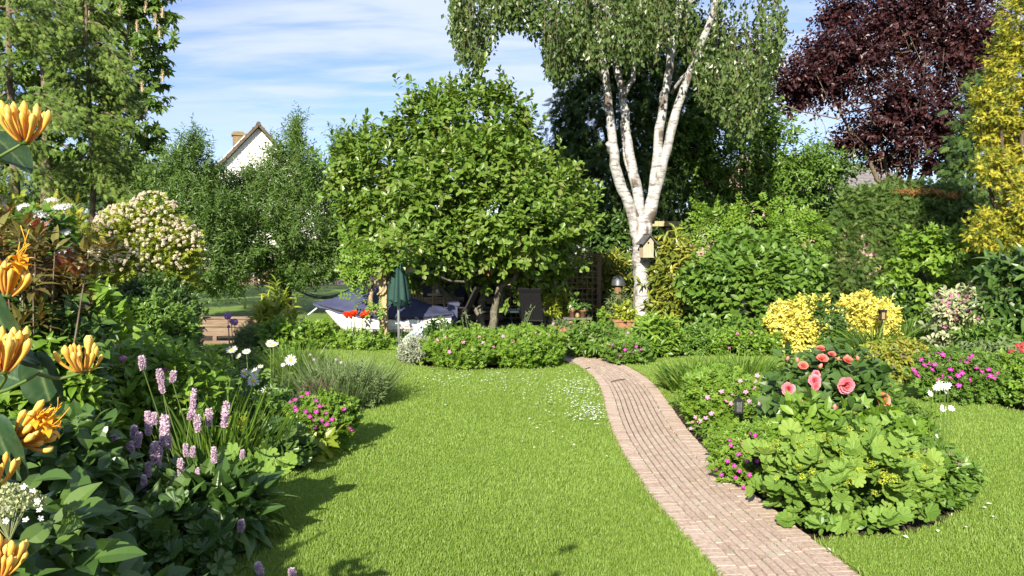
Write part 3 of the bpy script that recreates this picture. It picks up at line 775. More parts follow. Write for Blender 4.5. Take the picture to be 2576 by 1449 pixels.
# ------------------------------------------------------------------ houses far behind
def house(name_, label, apex, half, length, slope, yaw, chim=None, wallmat='render', roofmat='tile', lights=True):
    h = apex[2]; ez = h - half * slope
    t = thing('house', label, 'house', (apex[0], apex[1], 0), rz=yaw)
    # local: gable in the plane y=0 facing -y, ridge runs to +y
    B = Buf(); g = [(-half, 0), (half, 0), (half, length), (-half, length)]
    V = [(-half, 0, 0), (half, 0, 0), (half, 0, ez), (0, 0, h), (-half, 0, ez), (-half, length, 0), (half, length, 0), (half, length, ez), (0, length, h), (-half, length, ez)]
    B.add(V, [(0, 1, 2, 3, 4), (5, 9, 8, 7, 6), (1, 6, 7, 2), (0, 4, 9, 5)])
    z = ez + .2
    while z < h - .4:          # boarding on the gable
        ww = (h - z) / slope - .25
        box(B, (0, -.02, z), (2 * ww, .03, .025), tint=.2); z += .22
    obj('wall', B, M[wallmat], t)
    B = Buf(); o_ = .35; th = .16
    nl_ = math.hypot(half + o_, (half + o_) * slope)
    for s in (-1, 1):
        e = (s * (half + o_), ez - o_ * slope)
        nx, nz = slope * s / math.hypot(1, slope), 1 / math.hypot(1, slope)
        a, b = np.array([0, h + .06]), np.array(e) + [0, .06]
        V = [(p[0] + nx * k, y, p[1] + nz * k) for y in (-.3, length + .3) for k in (0, th) for p in (a, b)]
        B.add(V, [(0, 1, 3, 2), (4, 6, 7, 5), (0, 4, 5, 1), (2, 3, 7, 6), (1, 5, 7, 3), (0, 2, 6, 4)])
        for i in range(14):     # tile courses
            f = (i + .5) / 14; p = a + (b - a) * f
            bar(B, (p[0] + nx * (th + .01), -.3, p[1] + nz * (th + .01)), (p[0] + nx * (th + .01), length + .3, p[1] + nz * (th + .01)), .06, .04)
    rf = obj('roof', B, M[roofmat], t)
    B = Buf(); tube(B, [(0, y, h + .2) for y in np.linspace(-.34, length + .3, 24)], .13, 8); obj('ridge', B, M['lichen'] if roofmat == 'x' else M[roofmat], rf)
    if chim:
        B = Buf(); x, y, zt = chim
        box(B, (x, y, zt - 1.0), (.66, .6, 2.0)); box(B, (x, y, zt + .02), (.8, .74, .14)); box(B, (x, y, zt + .15), (.6, .54, .1))
        obj('chimney', B, M['lichen'], rf)
    if lights:
        for y in (1.3, 3.6):
            B = Buf()
            s = -1; nx, nz = -slope / math.hypot(1, slope), 1 / math.hypot(1, slope)
            for (f0, f1) in ((.12, .82),):
                for yy in (y - .45, y + .45):
                    q = [np.array([-half * f, yy, h + .06 - half * f * slope]) + np.array([nx, 0, nz]) * (th + .08) for f in (f0, f1)]
                    bar(B, q[0], q[1], .05, .08, up=(nx, 0, nz))
                for f in (f0, f1):
                    q = [np.array([-half * f, yy, h + .06 - half * f * slope]) + np.array([nx, 0, nz]) * (th + .085) for yy in (y - .5, y + .5)]
                    bar(B, q[0], q[1], .05, .08, up=(nx, 0, nz))
            obj('skylight_frame', B, M['glassy'], rf)
    # windows on the gable wall
    for x in (-half * .4, half * .4):
        B = Buf(); box(B, (x, -.03, 1.6), (1.2, .08, 1.3)); wn = obj('window', B, M['ceramic'], t)
        B = Buf(); box(B, (x, -.045, 1.6), (1.05, .08, 1.15)); obj('pane', B, M['black'], wn)
    return t
house('house', 'white boarded gable house with a tiled roof and stone chimney, rising behind the willows', P(650, 322, 45), 4.6, 10, 1.12, math.radians(22), chim=(-.95, 3.4, 8.95))
house('house', 'grey slate roofed house half hidden behind the trees on the right', P(1880, 402, 46), 5.0, 12, .62, math.radians(-62), wallmat='pinkwall', roofmat='slate', lights=False)

def simple(name, label, cat, B, mat, base, smooth=False, kind=None, group=None):
    t = thing(name, label, cat, base, group); return t

# low garden wall and pale things beyond the far lawn
B = Buf()
box(B, (0, 0, .4), (9, .25, .8)); box(B, (0, 0, .84), (9.1, .34, .09))
t = thing('garden_wall', 'low pinkish wall across the far end of the lawn behind the willows', 'wall', (-12.5, 44.4, 0)); obj('masonry', B, M['pinkwall'], t)
B = Buf()
for i in range(22): box(B, (i * .28 - 3, 0, .75 + .05 * math.sin(i * 2.1)), (.2, .03, 1.5), tint=rng.random())
for z in (.4, 1.15): box(B, (-.05, .035, z), (6.3, .04, .09))
t = thing('picket_fence', 'grey weathered paling fence at the left end of the far lawn', 'fence', (-15.8, 39.6, 0)); obj('paling', B, M['twig'], t)
B = Buf(); tube(B, [(0, 0, 0), (0.02, 0, .5), (0, 0, 1.0)], [.24, .21, .2], 10)
t = thing('tree_stump', 'short pale stump standing on the far lawn beside the paling fence', 'stump', tuple(G(612, 716)[:2]) + (0,)); obj('wood', B, M['postwood'], t, True)
# stacked plastic-looking loungers far behind
t = thing('stacked_loungers', 'white folded loungers leaning together on the far drive', 'loungers', tuple(P(800, 690, 41.5)[:2]) + (0,))
B = Buf()
for i in range(7):
    a = .55; x = i * .42 - 1.5
    for dy in (0, .5):
        bar(B, (x, dy, .05), (x + .75, dy, .75), .05, .05)
    for k in range(5): bar(B, (x + .1 + .14 * k, 0, .1 + .13 * k), (x + .1 + .14 * k, .5, .1 + .13 * k), .06, .02)
obj('frame', B, M['ceramic'], t)

# hammock slung low over the far lawn
t = thing('hammock', 'dark net hammock slung low over the sunny far lawn', 'hammock', tuple(P(815, 745, 24)[:2]) + (0,))
B = Buf(); n = 26; mrow = 7
x0 = m_px(-82, 24); x1 = m_px(82, 24)
for j in range(mrow):
    f = j / (mrow - 1) - .5
    tube(B, [(x0 + (x1 - x0) * s, f * .55 * math.sin(PI * s) , .62 - .34 * math.sin(PI * s) - .07 * (1 - 4 * f * f)) for s in np.linspace(0, 1, n)], .011, 4)
for s in np.linspace(.06, .94, 34):
    tube(B, [(x0 + (x1 - x0) * s, f * .55 * math.sin(PI * s), .62 - .34 * math.sin(PI * s) - .07 * (1 - 4 * f * f)) for f in np.linspace(-.5, .5, 7)], .008, 4)
obj('net', B, M['net'], t)
for x in (x0 - .02, x1 + .02):
    B = Buf(); tube(B, [(x, 0, 0), (x, 0, .7)], .03, 8); obj('post', B, M['bark'], t)

# ------------------------------------------------------------------ timber raised bed edge behind the left lawn
c = (G(490, 862) + G(655, 862)) / 2
t = thing('timber_planter', 'brown timber sleeper wall of a raised bed behind the shaded lawn', 'planter', (c[0], c[1] + .25, 0), rz=.03)
for i, (z, x, l) in enumerate(((.34, .06, 1.75), (.17, .0, 1.7))):
    B = Buf(); box(B, (x, 0, z + .01), (l, .11, .155), tint=.3 + .4 * i); obj('sleeper', B, M['timber'], t)
B = Buf(); box(B, (.1, .02, .435), (1.85, .2, .03)); obj('capping', B, M['timber'], t)
B = Buf(); box(B, (.0, -.2, -.005), (1.6, .07, .07)); obj('sleeper', B, M['timber'], t)
for x in (-.8, -.28, .5):
    B = Buf(); box(B, (x, -.1, .03), (.07, .07, .14)); obj('peg', B, M['timber'], t)

# ------------------------------------------------------------------ boat
bow, stern = P(790, 752, 13.9), P(1130, 772, 14.3)
L = np.linalg.norm((stern - bow)[:2]); yaw = math.atan2(stern[1] - bow[1], stern[0] - bow[0])
t = thing('boat', 'white clinker dinghy under a navy cover, beached behind the umbrella', 'boat', (bow[0], bow[1], 0), rz=yaw)
ns, beam = 40, 1.15
def half(x): return beam / 2 * (math.sin(min(x / (.55 * L), 1) * PI / 2) ** .75 if x < .55 * L else 1 - .22 * ((x - .55 * L) / (.45 * L)) ** 2)
def sheer(x): f = x / L; return .43 + .30 * (1 - f) ** 2.4 * 1.0 + .12 * max(0, f - .45) ** 1.5 * 2
def keel(x): f = x / L; return .13 + .5 * max(0, 1 - f / .30) ** 2.6 
B = Buf(); nst = 6; prof = []
for i in range(ns):
    x = L * i / (ns - 1); hb, zs, zk = half(x), sheer(x), keel(x); rake = .0
    row = []
    for j in range(nst):
        for q in (0, 1):
            f = (j + q * .995) / nst
            fl = f ** .62 if hb > .02 else f
            y = hb * (math.sin(fl * PI / 2) ** .8); z = zs + (zk - zs) * (1 - f) ** 1.0 if False else zk + (zs - zk) * f ** 1.35
            y += .014 * (q == 0) * (j > 0) * min(1, hb * 4)
            row.append((x + .28 * (1 - f) * max(0, 1 - x / (.35 * L)), y, z))
    prof.append(row)
k = nst * 2
for sgn in (-1, 1):
    V = np.array([[(p[0], sgn * p[1], p[2]) for p in r] for r in prof]).reshape(-1, 3)
    fs = [(i * k + j, (i + 1) * k + j, (i + 1) * k + j + 1, i * k + j + 1) for i in range(ns - 1) for j in range(k - 1)]
    B.add(V, fs if sgn > 0 else [f[::-1] for f in fs])
tr = [(p[0], p[1], p[2]) for p in prof[-1]] + [(p[0], -p[1], p[2]) for p in prof[-1][::-1]]
B.add(tr, [tuple(range(len(tr)))])
obj('hull', B, M['hull'], t)
B = Buf()
for sgn in (-1, 1):
    tube(B, [(r[-1][0], sgn * (r[-1][1] + .012), r[-1][2] - .012) for r in prof], .021, 6)
obj('gunwale', B, M['rubber'], t)
B = Buf(); ny = 21; V = []
for i in range(ns):
    x = L * i / (ns - 1); hb, zs = half(x) + .02, sheer(x) + .012; f = x / L
    pk = .52 * math.sin(PI * min(1, f / .47) / 2) ** 1.5 if f < .47 else .46 * (1 - (f - .47) / .53) ** 1.0 + .06
    for j in range(ny):
        s = 2 * j / (ny - 1) - 1
        z = zs + pk * (1 - abs(s) ** 1.15) - .025 * math.sin(abs(s) * PI) + .012 * math.sin(x * 11 + s * 3) * (1 - s * s) + rng.normal(0, .004)
        if abs(s) == 1: z = zs - .055 - .012 * math.sin(x * 17); 
        V.append((x - .02 + .06 * (f > .97), (hb + .012) * s, z))
B.add(V, [(i * ny + j, (i + 1) * ny + j, (i + 1) * ny + j + 1, i * ny + j + 1) for i in range(ns - 1) for j in range(ny - 1)])
obj('cover', B, M['navy'], t, True)
B = Buf(); tube(B, spline([(.05, 0, sheer(0) - .1), (-.3, -.05, .35), (-.62, -.12, .02)], 12), .012, 6); obj('mooring_rope', B, M['ceramic'], t)
B = Buf(); 
for x in (.9, 1.9): box(B, (x, 0, .07), (.12, .8, .14))
box(B, (1.4, -.28, .03), (1.6, .08, .06)); box(B, (1.4, .28, .03), (1.6, .08, .06)); obj('cradle', B, M['timber'], t)
B = Buf(); box(B, (L + .06, .0, .5), (.16, .3, .34)); box(B, (L + .08, 0, .68), (.2, .34, .06)); obj('stern_bundle', B, M['navy'], t)
# pale sheet lying by the hull
p = P(1080, 835, 13.3)
t = thing('ground_sheet', 'pale blue sheet draped over a heap beside the boat', 'sheet', (p[0], 13.35, 0))
B = Buf(); n = 16; V = []
for i in range(n):
    for j in range(n):
        x, y = (i / (n - 1) - .5), (j / (n - 1) - .5)
        z = .42 * max(0, 1 - (2.0 * abs(x + .12)) ** 1.3) * max(0, 1 - (2 * abs(y)) ** 2) + .012 * math.sin(i * 1.7 + j) - .01
        V.append((x * .95, y * .6, max(z, -.01)))
B.add(V, [(i * n + j, (i + 1) * n + j, (i + 1) * n + j + 1, i * n + j + 1) for i in range(n - 1) for j in range(n - 1)]); obj('cloth', B, M['tarp'], t, True)

# ------------------------------------------------------------------ closed parasol
p = G(1003, 874)
t = thing('parasol', 'closed dark green parasol on a grey pole in front of the boat', 'parasol', p)
B = Buf(); tube(B, [(0, 0, 0), (0, 0, .9), (0, 0, 1.68)], .02, 10); obj('pole', B, M['steel'], t, True)
B = Buf(); n, mm = 40, 12; V = []
zz = np.linspace(1.64, .80, mm)
for i, z in enumerate(zz):
    f = i / (mm - 1); r = .03 + .19 * f ** .8
    for j in range(n):
        a = 2 * PI * j / n; fold = .62 + .38 * abs(math.cos(a * 4 + .3 * f)) ** .7
        zl = z - (.05 * abs(math.cos(a * 4)) + .05 * math.sin(a * 2 + 1)) * (i >= mm - 2) 
        V.append((r * fold * math.cos(a), r * fold * math.sin(a), zl))
B.add(V, [(i * n + j, (i + 1) * n + j, (i + 1) * n + (j + 1) % n, i * n + (j + 1) % n) for i in range(mm - 1) for j in range(n)])
for j in range(8):                       # valance flaps hanging below the hem
    a = j * PI / 4; r = .2
    q = np.array([[math.cos(a + d) * (r + .01 - e * .05), math.sin(a + d) * (r + .01 - e * .05), .83 - e * (.09 + .03 * math.sin(j * 2.2))] for e in (0, 1) for d in (-.36, -.12, .12, .36)])
    B.add(q, [(0, 1, 5, 4), (1, 2, 6, 5), (2, 3, 7, 6)])
obj('canopy', B, M['parasol'], t, True)
B = Buf(); lathe(B, [(0, .06), (.1, .06), (.2, .04), (.22, 0)], sides=20); obj('base', B, M['steel'], t, True)
B = Buf()
for j in range(8):
    a = j * PI / 4; bar(B, (.02 * math.cos(a), .02 * math.sin(a), 1.6), (.1 * math.cos(a), .1 * math.sin(a), .86), .012, .012)
obj('rib', B, M['steel'], t)

# pale post carrying the twisted climber
p = P(965, 800, 13.32)
t = thing('timber_post', 'pale square timber post behind the closed parasol', 'post', (p[0], 13.32, 0))
B = Buf(); box(B, (0, 0, .65), (.13, .13, 1.3)); obj('shaft', B, M['postwood'], t)
B = Buf(); bar(B, (0, 0, 1.24), (.55, .1, 1.36), .09, .09); obj('brace', B, M['postwood'], t)

# ------------------------------------------------------------------ shed, deck furniture
p = P(1120, 760, 18.6)
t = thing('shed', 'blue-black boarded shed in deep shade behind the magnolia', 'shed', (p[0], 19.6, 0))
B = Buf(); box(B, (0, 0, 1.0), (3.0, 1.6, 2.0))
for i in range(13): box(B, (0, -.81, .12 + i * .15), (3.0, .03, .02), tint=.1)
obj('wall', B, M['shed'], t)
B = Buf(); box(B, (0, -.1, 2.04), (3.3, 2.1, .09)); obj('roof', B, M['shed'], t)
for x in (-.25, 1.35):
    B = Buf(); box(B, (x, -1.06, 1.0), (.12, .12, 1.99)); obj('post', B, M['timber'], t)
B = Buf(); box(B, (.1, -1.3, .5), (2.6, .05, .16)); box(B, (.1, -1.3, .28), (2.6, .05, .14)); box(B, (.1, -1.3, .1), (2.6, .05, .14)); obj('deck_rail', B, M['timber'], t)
def table(name, label, loc, r, h, mat, legs=4, sq=None, rz=0):
    t = thing(name, label, 'table', loc, rz=rz); B = Buf()
    if sq: box(B, (0, 0, h), (sq[0], sq[1], .035))
    else: lathe(B, [(0, h + .02), (r, h + .02), (r, h - .015), (0, h - .015)], sides=28)
    obj('tabletop', B, M[mat], t)
    for i in range(legs):
        a = 2 * PI * (i + .5) / legs; rr = (r or min(sq) / 2) * .8
        B = Buf(); tube(B, [(math.cos(a) * rr * (1 if not sq else sq[0] / min(sq)), math.sin(a) * rr, 0), (math.cos(a) * rr * .8, math.sin(a) * rr * .8, h - .018)], .018, 6); obj('leg', B, M[mat], t)
    return t
pt = P(1104, 741, 17.2)
table('round_table', 'small pale round table on the deck by the dark shed', (pt[0], 17.2, 0), .26, pt[2], 'postwood')
t = thing('flower_pot', 'white pot with a spiky plant standing on the round deck table', 'flower pot', (pt[0], 17.2, pt[2] + .022))
B = Buf(); lathe(B, [(.0, 0), (.06, 0), (.075, .13), (.065, .13), (.06, .1), (0, .1)], sides=18); obj('pot', B, M['ceramic'], t, True)
B = Buf(); blades(B, np.zeros((26, 3)) + [0, 0, .1], rng.normal(0, .5, (26, 3)) * [1, 1, 0] + [0, 0, 1], rng.uniform(.12, .24, 26), .018, rng.uniform(.5, 1.5, 26)); obj('foliage', B, M['dark'], t)
def folding_chair(loc, rz, mat, label, h=.46, bk=.85):
    t = thing('garden_chair', label, 'chair', loc, rz=rz)
    B = Buf(); box(B, (0, 0, h), (.42, .42, .03)); obj('seat', B, M[mat], t)
    B = Buf()
    for k in range(6): bar(B, (-.2 + .08 * k, .2, h), (-.2 + .08 * k, .32, bk), .05, .014)
    for z in (h + .05, bk - .02): bar(B, (-.23, .2 + .12 * (z - h) / (bk - h), z), (.23, .2 + .12 * (z - h) / (bk - h), z), .035, .03)
    obj('backrest', B, M[mat], t)
    for sx in (-1, 1):
        for y0, y1 in ((-.2, .22), (.2, -.2)):
            B = Buf(); bar(B, (sx * .2, y0, 0), (sx * .2, y1, h), .03, .025); obj('leg', B, M[mat], t)
    return t
pf = P(1063, 735, 17.4)
folding_chair((pf[0], 17.4, 0), 2.6, 'twig', 'weathered slatted folding chair beside the round deck table', .42, .80)

# dark dining set under the magnolia
pt = P(1255, 790, 15.6)
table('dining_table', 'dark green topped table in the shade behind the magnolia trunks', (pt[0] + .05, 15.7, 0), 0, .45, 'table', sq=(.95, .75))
def recliner(loc, rz, label, lean=.28, h=.92):
    t = thing('reclining_chair', label, 'chair', loc, rz=rz)
    B = Buf(); bar(B, (0, -.02, .34), (0, -lean - .02, h), .42, .03, up=(0, 0, 1)); 
    bar(B, (0, -.02 - lean, h - .01), (0, -.05 - lean, h + .04), .43, .045)
    obj('backrest', B, M['black'], t)
    B = Buf(); bar(B, (0, -.04, .34), (0, .42, .37), .42, .03); obj('seat', B, M['black'], t)
    for sx in (-1, 1):
        B = Buf(); bar(B, (sx * .225, -.1, .0), (sx * .225, .38, .38), .03, .03); obj('leg', B, M['black'], t)
        B = Buf(); bar(B, (sx * .225, .38, 0), (sx * .225, -.2, .56), .03, .03); obj('leg', B, M['black'], t)
        B = Buf(); bar(B, (sx * .24, -.2, .56), (sx * .24, .3, .58), .045, .03); obj('armrest', B, M['black'], t)
    return t
pr_ = P(1345, 800, 14.6)
recliner((pr_[0] - .03, 14.7, 0), -.25, 'black reclining chair with its tall back turned to the path opening')
pr_ = P(1160, 800, 14.6)
recliner((pr_[0], 14.6, 0), 1.35, 'black reclining chair seen edge on beside the boat stern', .3, .95)
pr_ = P(1190, 800, 16.6)
recliner((pr_[0], 16.6, 0), .2, 'black reclining chair across the dark table, behind the magnolia trunks', .2, .95)

# ------------------------------------------------------------------ trellis panels
def trellis(label, loc, w_, h_, n, m_, z0=0, rz=0):
    t = thing('trellis', label, 'trellis', loc, rz=rz); B = Buf()
    for i in range(n): box(B, (w_ * (i / (n - 1) - .5), 0, z0 + h_ / 2), (.022, .016, h_), tint=rng.random())
    for j in range(m_): box(B, (0, -.017, z0 + .03 + (h_ - .06) * j / (m_ - 1)), (w_ + .04, .016, .022), tint=rng.random())
    obj('lattice', B, M['timber'], t)
    for s in (-1, 1):
        B = Buf(); box(B, (s * (w_ / 2 + .05), .03, (z0 + h_) / 2), (.07, .07, z0 + h_ + .05)); obj('post', B, M['timber'], t)
a = P(1452, 700, 17.9)
trellis('tall brown square trellis panel covered by laurel left of the birch', (a[0], 17.9, 0), .95, 1.5, 9, 12, .12)
a = P(1298, 760, 17.6)
trellis('low brown trellis panel behind the dark table', (a[0], 17.6, 0), .75, .72, 7, 6, .12)

# pergola corner and leaning board by the birch
a = P(1690, 565, 18.6)
t = thing('pergola', 'weathered pergola post with a braced cross beam behind the birch', 'pergola', (a[0] - .08, 18.6, 0))
B = Buf(); box(B, (-.02, 0, a[2] / 2 - .04), (.11, .11, a[2] - .08)); obj('post', B, M['timber'], t)
B = Buf(); box(B, (-.05, 0, a[2] + .02), (.75, .1, .12)); obj('beam', B, M['postwood'], t)
B = Buf(); bar(B, (.02, -.02, a[2] - .42), (.26, -.02, a[2] - .05), .06, .06); obj('brace', B, M['postwood'], t)
a = P(1640, 805, 16.6); b = P(1672, 755, 16.5)
t = thing('timber_plank', 'pale timber plank leaning beside the foot of the birch', 'plank', (a[0], 16.6, 0))
B = Buf(); bar(B, (-.02, 0, 0.0), (b[0] - a[0] + .02, -.05, b[2] + .02), .14, .03); obj('board', B, M['postwood'], t)

# ------------------------------------------------------------------ pots by the path opening
def pot(name, label, u, vb, Y, r, h, mat, prof=None, plant=None, wide=1.0, z=None, cat='flower pot'):
    p = P(u, vb, Y)
    t = thing(name, label, cat, (p[0], Y, -.012 if z is None else z)); B = Buf()
    prof = prof or [(0, 0), (.72, 0), (.95, .82), (1.06, .82), (1.06, 1), (.93, 1), (.9, .86), (0, .86)]
    lathe(B, [(a * r, b * h) for a, b in prof], sides=24); obj('pot', B, M[mat], t, True)
    if plant:
        T, mt, sz, hh, n, fl = plant
        L_ = shrub_lumps(r * 2.2 * wide, r * 2 * wide, h * .9 + hh, 4, int(u), h * .85)
        foliage(t, L_, T, sz, M[mt], cov=2.4, nl=6)
        if fl:
            pts, d = surf(L_, fl[0], .1, .9, h * .9); scatter(t, FLW[fl[1]], pts + d * .01, nrm(d + [0, -.3, .5]), fl[2], 'flower')
    return t
# ------------------------------------------------------------------ trees
def tree(name, label, u, v, Y, group=None, cat='tree'):
    p = P(u, v, Y); return thing(name, label, cat, (p[0], Y, 0), group)
def wl(t): return np.array(t.location)
def limbs_to(B, start, lumps, r0, r1, wob=.03, every=1, mid=.5):
    for q in lumps[::every]:
        c = q[:3]; s = start[rng.integers(len(start))]
        m_ = s + (c - s) * mid + np.array([0, 0, -.1 * np.linalg.norm(c - s)]) + rng.normal(0, .06, 3) * np.linalg.norm(c - s)
        limb(B, [s, m_, c], r0, r1, 10, 6, wob)

# magnolia in the middle
t = tree('magnolia_tree', 'broad bright green magnolia tree with many leaning trunks in the centre', 1208, 850, 15.2)
Y = 15.5
Lm = px_lumps([(1170, 490, 150, 135), (1105, 310, 85, 70), (1200, 315, 130, 90), (960, 430, 100, 95), (900, 405, 45, 40), (1000, 560, 120, 110), (950, 520, 80, 80), (1120, 610, 130, 85, 14.7), (1290, 560, 150, 110, 14.6),
               (1390, 500, 85, 90), (1265, 405, 95, 85), (1420, 560, 50, 60), (1350, 640, 95, 75), (1230, 640, 130, 65), (1050, 660, 95, 50), (1140, 440, 90, 80, 14.35), (1240, 430, 90, 85, 14.35), (1080, 520, 80, 70, 14.4), (1340, 490, 60, 60, 14.5), (880, 400, 40, 60), (870, 460, 45, 50), (930, 590, 60, 50), (1460, 540, 35, 45), (1420, 525, 45, 45), (1340, 690, 60, 38), (1110, 255, 40, 35), (1205, 285, 45, 35), (1000, 640, 60, 42, 13.3), (1375, 465, 55, 45), (1030, 345, 60, 50), (1180, 500, 200, 165, 16.7)], Y, .95)
Lm[:, 4] = np.minimum(Lm[:, 4], 1.5)
B = Buf(); b = np.array([P(1208, 850, 15.2)[0], 14.2, -.03])
for fr, path, r in ((0, [(1190, 855), (1165, 800), (1120, 740), (1080, 690), (1050, 600)], .075), (0, [(1212, 855), (1208, 790), (1215, 730), (1210, 600)], .085), (0, [(1232, 855), (1245, 780), (1262, 720), (1300, 690), (1310, 600)], .075), (0, [(1150, 855), (1152, 790), (1140, 735), (1150, 640)], .065),
                   (0, [(1240, 850), (1262, 745), (1270, 690), (1268, 620)], .035), (0, [(1205, 800), (1180, 740), (1190, 650)], .04)):
    limb(B, [P(u, v, 15.2 + .1 * i * (-1) ** len(path)) for i, (u, v) in enumerate(path)], r * 1.15, r * .5, 18, 9, .012)
limbs_to(B, [P(1210, 640, 15.3), P(1150, 650, 15.3), P(1290, 650, 15.3)], Lm, .035, .012, .02)
obj('trunk', B, M['barkmag'], t, True, world=True)
MB_ = Buf()
foliage(t, Lm, OBOV, (.115, .175), M['magleaf'], cov=2.6, nl=7, twl=.24, spread=.75, droop=.12, up=.4, shell=.3, front=.72, dirup=.7, name='crown', world=True, zmin=.6, rag=.5, B=MB_)
foliage(t, Lm, OBOV, (.115, .175), None, cov=.22, nl=12, twl=.36, spread=.6, droop=0, up=.4, shell=.08, front=.7, dirup=1.3, top=.9, zmin=2.0, rag=.6, B=MB_)
foliage(t, Lm, OBOV, (.115, .175), None, cov=.2, nl=9, twl=.3, spread=.7, droop=.1, up=.4, shell=.08, front=.7, dirup=.3, zmin=.7, rag=.9, B=MB_)
obj('crown', MB_, M['magleaf'], t, world=True)
for u, v in ((1232, 672), (1228, 690)):
    o, q = bloom_at(t, 'rose_bud', (u, v, 14.4), .06, (0, -.5, -.6))

# willows
def willow(label, u, base, lst, Y, rt):
    t = tree('willow_tree', label, u, base, Y, 'willow trees beyond the left bed'); Lm = px_lumps(lst, Y, .9, .5)
    B = Buf(); x = P(u, 700, Y)
    limb(B, [(x[0], Y, -.03), (x[0] + .03, Y, .8), (x[0] - .02, Y, 1.7), (x[0] + .1, Y, 2.8)], rt, rt * .7, 14, 10, .01)
    limbs_to(B, [np.array([x[0], Y, 1.7]), np.array([x[0], Y, 2.6])], Lm, rt * .4, .012, .04)
    for e in lst[:]:
        if e[3] > e[2]:          # thin leaders into the narrow tops
            c = P(e[0], e[1], Y); limb(B, [c + [0, 0, -m_px(e[3], Y) * 1.2], c, c + [0, 0, m_px(e[3], Y) * .9]], .02, .006, 8, 5, .02)
    obj('trunk', B, M['bark'], t, True, world=True)
    foliage(t, Lm, KITEN, (.09, .15), M['willow'], cov=2.1, nl=12, twl=.4, spread=.75, droop=.15, up=.4, shell=.65, front=.6, dirup=.9, name='crown', world=True, zmin=.5, jit=.3, pw=1.0)
willow('middle willow with a stout brown trunk and a tall wispy top beside the white gable', 715, 790, [(700, 560, 150, 110), (650, 620, 110, 85), (790, 600, 110, 110), (740, 380, 32, 90), (715, 420, 60, 85), (775, 425, 42, 70), (740, 470, 95, 70), (620, 500, 95, 65), (840, 640, 70, 55), (580, 560, 80, 80), (730, 685, 90, 45), (640, 455, 70, 45), (800, 680, 70, 40), (745, 320, 16, 50)], 20.5, .155)
willow('left willow with a wispy top, behind the cream flowered shrub', 470, 800, [(460, 520, 130, 110), (400, 480, 110, 80), (480, 390, 40, 65), (465, 430, 75, 70), (520, 560, 100, 100), (520, 450, 60, 50), (340, 470, 60, 45), (560, 640, 85, 80), (470, 650, 110, 100), (495, 350, 20, 35), (560, 700, 70, 45)], 19.0, .12)
willow('right willow partly hidden by the magnolia crown', 890, 790, [(890, 520, 80, 120), (905, 380, 55, 70), (860, 460, 60, 80), (900, 620, 90, 80), (930, 400, 40, 60), (850, 380, 22, 60), (880, 665, 70, 40)], 22.0, .12)

# birch
t = tree('birch_tree', 'tall white birch with five pale stems and drooping twigs, right of the path', 1615, 832, 16.3)
YB = 16.3
B = Buf()
def bst(pts, r0, r1, n=20, dy=0.0):
    q = [P(u, v, YB + dy * i / max(1, len(pts) - 1)) for i, (u, v) in enumerate(pts)]
    limb(B, q, m_px(r0 * .82, YB), m_px(r1 * .88, YB), n, 12, .008)
bst([(1617, 845), (1615, 800), (1614, 740), (1614, 680), (1613, 620), (1612, 575), (1612, 545)], 25, 27, 20)
bst([(1602, 600), (1596, 555), (1578, 505), (1560, 462), (1548, 420), (1545, 380), (1537, 320), (1530, 260), (1524, 200), (1516, 150), (1505, 90), (1500, 20)], 19, 8, 30, -.5)
bst([(1612, 600), (1610, 540), (1604, 490), (1592, 430), (1582, 375), (1575, 320), (1570, 265), (1564, 220), (1552, 180), (1545, 120)], 19, 8, 26, .3)
bst([(1569, 240), (1585, 210), (1594, 190), (1592, 120)], 9, 6, 9, .2)
bst([(1600, 470), (1578, 410), (1570, 360), (1568, 300), (1560, 200), (1550, 100)], 9, 6, 14, .9)
bst([(1622, 600), (1630, 545), (1642, 490), (1650, 430), (1654, 380), (1662, 310), (1672, 240), (1684, 180), (1690, 130), (1702, 60), (1716, -20)], 18, 9, 26, -.3)
bst([(1632, 560), (1648, 490), (1664, 430), (1680, 370), (1694, 310), (1710, 255), (1728, 205), (1750, 150), (1770, 95), (1792, 40), (1806, -20), (1815, -120)], 17, 7, 28, -.9)
bst([(1690, 235), (1712, 200), (1740, 172), (1748, 130)], 6, 4, 9, -.7); bst([(1740, 178), (1790, 165), (1850, 160), (1905, 165)], 5, 2.5, 10, -.9)
bst([(1528, 215), (1512, 190), (1500, 170)], 6, 4, 6, -.6)
bst([(1548, 395), (1535, 378), (1530, 362)], 10, 7, 6, -.3)
for q in ((1500, 20), (1550, 60), (1700, 40), (1810, -60)):
    for k in range(4): bst([q, (q[0] + rng.uniform(-150, 150), q[1] - 120), (q[0] + rng.uniform(-350, 260), q[1] - rng.uniform(100, 260))], 6, 2, 8, rng.uniform(-1.5, 1.5))
bst([(1500, 20), (1400, -60), (1280, -70), (1200, -20)], 6, 2, 10, -.8)
obj('trunk', B, M['birch'], t, True, world=True)
bu = np.array([1138, 1160, 1185, 1210, 1225, 1255, 1300, 1350, 1385, 1420, 1480, 1520, 1560, 1600, 1650, 1700, 1730, 1760, 1800, 1850, 1900, 1935, 1965])
bv = np.array([110, 160, 190, 215, 130, 85, 75, 110, 215, 215, 180, 165, 150, 175, 150, 110, 170, 270, 300, 350, 345, 260, 130])
N = 1350
uu = rng.uniform(1138, 1965, N); bot = np.interp(uu, bu, bv)
vb_ = bot - np.abs(rng.normal(0, 1, N)) * 110 + rng.normal(0, 14, N); vb_ = np.where(rng.random(N) < .3, bot - rng.uniform(0, 30, N), vb_)
keep = ~((uu > 1215) & (uu < 1370) & (vb_ > 90) & (rng.random(N) < .8)) & ~((uu > 1935) & (vb_ > 60) & (rng.random(N) < .35)); uu, vb_ = uu[keep], vb_[keep]; N = len(uu)
yy = YB + rng.uniform(-1.9, 1.5, N)
